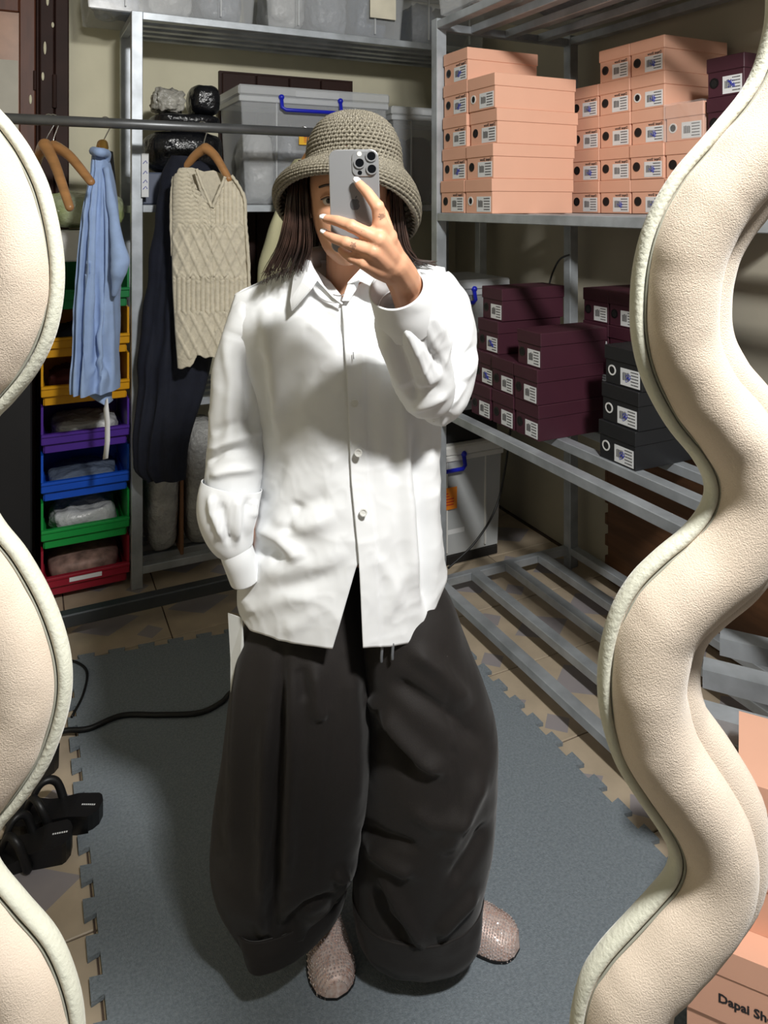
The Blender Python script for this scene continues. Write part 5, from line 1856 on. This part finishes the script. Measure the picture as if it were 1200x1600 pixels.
# --- sparkling ballet flats
M_GLIT = mat('rhinestone', rgb(226, 190, 176), .16, .55, var=.3, vscale=500, col2=rgb(250, 248, 250))
M_NET = mat('pink_grey_net', rgb(190, 154, 140), .5, .2, col2=rgb(222, 208, 202), vscale=120)
def shoe(toe, heel, lab):
    toe, heel = np.array(toe, float), np.array(heel, float)
    d = toe - heel
    L = np.linalg.norm(d)
    d /= L
    n_ = np.array((-d[1], d[0], 0))
    S = np.linspace(0, 1, 44)
    W = sinterp(S, [(0, .006), (.04, .022), (.15, .031), (.35, .031), (.55, .038), (.72, .044), (.86, .041), (.95, .028), (.985, .014), (1, .0005)])
    H_ = sinterp(S, [(0, .03), (.1, .052), (.3, .058), (.5, .060), (.65, .052), (.8, .042), (.92, .034), (.98, .022), (1, .004)])
    base = .0135
    def pt(i, a):
        c = heel + d * (S[i] * L)
        x_ = W[i] * math.copysign(abs(math.cos(a)) ** .8, math.cos(a))
        z_ = H_[i] * max(0, math.sin(a)) ** .75
        return np.array((c[0] + n_[0] * x_, c[1] + n_[1] * x_, base + z_))
    A_ = np.linspace(0, math.pi, 26)
    q = MB().loft([[pt(i, a) for a in A_] for i in range(44)], False)
    o = cpart('shoe', q, M_NET, per)
    o['label'] = lab
    sole = MB().loft([[np.array((*(heel + d * (S[i] * L) + n_ * W[i] * 1.05 * s)[:2], z)) for (s, z) in ((-1, .0115), (1, .0115), (1, base + .003), (-1, base + .003))] for i in range(44)], True, True, True)
    cpart('sole', sole, M_RUBBER, per, o, smooth=False)
    gem = MB()
    rs = random.Random(9)
    pitch = .0052
    for i in range(int(.42 * L / pitch), int(L / pitch)):
        s = i * pitch / L
        w = float(np.interp(s, S, W))
        h = float(np.interp(s, S, H_))
        arcl = math.pi * math.sqrt((w * w + h * h) / 2)
        m_ = max(3, int(arcl / pitch))
        for j in range(m_ + 1):
            a = math.pi * min(1, max(0, (j + (.5 if i % 2 else 0)) / m_))
            ii = s * 43
            i0 = min(42, int(ii))
            p = pt(i0, a) * (1 - (ii - i0)) + pt(i0 + 1, a) * (ii - i0)
            cc = heel + d * (s * L)
            out = p - np.array((cc[0], cc[1], base + h * .3))
            out /= np.linalg.norm(out) + 1e-9
            e1 = np.cross(out, d)
            e1 /= np.linalg.norm(e1) + 1e-9
            r_ = .0025 * rs.uniform(.8, 1.1)
            tilt = out + np.array([rs.uniform(-.7, .7) for _ in range(3)])
            vs_ = [p + out * .0003 + r_ * (e1 * math.cos(b) + d * math.sin(b)) for b in np.linspace(0, 2 * math.pi, 6, endpoint=False)]
            tp = [p + tilt * .0014 + .55 * r_ * (e1 * math.cos(b) + d * math.sin(b)) for b in np.linspace(0, 2 * math.pi, 6, endpoint=False)]
            gem.loft([vs_, tp], True, False, True)
    g = cpart('rhinestones', gem, M_GLIT, per, o, smooth=False)
    g['kind'] = 'stuff'
    return o
shoe(fpt(527, 1563, .012), fpt(527, 1563, .012) + np.array((-.062, .222, 0)), 'rhinestone net ballet flat pointing to the mirror')
shoe(fpt(812, 1484, .012), fpt(812, 1484, .012) + np.array((-.215, .085, 0)), 'rhinestone net ballet flat turned outwards')

# ------------------------------------------------------------------ phone held in the raised hand
M_TITAN = mat('grey_titanium_glass', rgb(164, 165, 167), .3, .55, var=.03, vscale=5)
ph_ = cthing('phone', 'pale grey smartphone with three rear lenses held up before the face', 'phone', tuple(px(555, 314, 1.062)))
roll = math.radians(1.7)
PR = np.array((math.cos(roll), 0, math.sin(roll) * .6))
PU = np.array((-math.sin(roll), 0, math.cos(roll)))
PN = np.array((0, -1.0, 0))
PC = px(554.5, 314, 1.060)
PW, PH = .0722, .1487


def rrect(w, h, r, n=7):
    out = []
    for cx_, cz_, a0 in ((w / 2 - r, h / 2 - r, 0), (-w / 2 + r, h / 2 - r, 90), (-w / 2 + r, -h / 2 + r, 180), (w / 2 - r, -h / 2 + r, 270)):
        for k in range(n):
            a = math.radians(a0 + 90 * k / (n - 1))
            out.append((cx_ + r * math.cos(a), cz_ + r * math.sin(a)))
    return out


def slab(cx_, cz_, w, h, r, d0, d1, bev=.0008):
    rings = []
    for ins, dd in ((0, d0), (0, d1 - bev), (bev * .4, d1 - bev * .3), (bev * 1.2, d1)):
        rings.append([PC + PR * (cx_ + u) + PU * (cz_ + v) + PN * dd for u, v in rrect(w - 2 * ins, h - 2 * ins, max(r - ins, .0005))])
    return MB().loft(rings, True, True, True)


cpart('body', slab(0, 0, PW, PH, .0125, -.0078, .0003, .0012), M_TITAN, ph_, smooth=False)
cpart('camera_plate', slab(.0155, .0535, .036, .037, .0095, .0, .0022), M_TITAN, ph_, smooth=False)
lx = [(.0075, .0498), (.0250, .0628), (.0250, .0430)]
ML = mat('lens_glass', rgb(12, 13, 16), .06, var=.1)
for (u, v) in [(.0085, .0545), (.0256, .0640), (.0258, .0455)]:
    c_ = PC + PR * u + PU * v + PN * .0022
    ln = cpart('lens', MB().disc(c_, PN, .0082, 28, .0022, .0062), M_TITAN, ph_, smooth=False)
    cpart('lens_glass', MB().disc(c_, PN, .0066, 28, .0014), ML, ph_, ln, smooth=False)
cpart('flash', MB().disc(PC + PR * .0085 + PU * .0675 + PN * .0021, PN, .0034, 18, .0006), mat('flash_window', rgb(226, 222, 210), .3), ph_, smooth=False)
cpart('sensor_window', MB().disc(PC + PR * .0085 + PU * .0405 + PN * .0021, PN, .0032, 18, .0006), ML, ph_, smooth=False)
# fruit emblem
ap = []
for k in range(60):
    a = 2 * math.pi * k / 60
    r_ = .0078 * (1 - .10 * math.cos(2 * a)) * (1 - .16 * math.exp(-((a - math.pi / 2) / .30) ** 2) - .10 * math.exp(-((a - 3 * math.pi / 2) / .25) ** 2))
    u, v = r_ * math.cos(a), r_ * math.sin(a) * 1.02
    dd = math.hypot(u - .0098, v - .0012)
    if dd < .0042:
        u = .0098 - math.sqrt(max(0, .0042 ** 2 - (v - .0012) ** 2))
    ap.append((u, v))
cpt = PC + PR * .0 + PU * -.005
q = MB()
q.add([cpt + PR * u + PU * v + PN * .0006 for u, v in ap] + [cpt + PN * .0006 + PR * -.002], [(k, (k + 1) % 60, 60) for k in range(60)])
lf = [(.0004, .0082), (.0008, .0108), (.0030, .0128), (.0034, .0128), (.0030, .0102), (.0012, .0082)]
q.add([cpt + PR * u + PU * v + PN * .0006 for u, v in lf], [tuple(range(6))])
cpart('emblem', q, mat('emblem_grey', rgb(122, 124, 126), .25, .7), ph_, smooth=False)
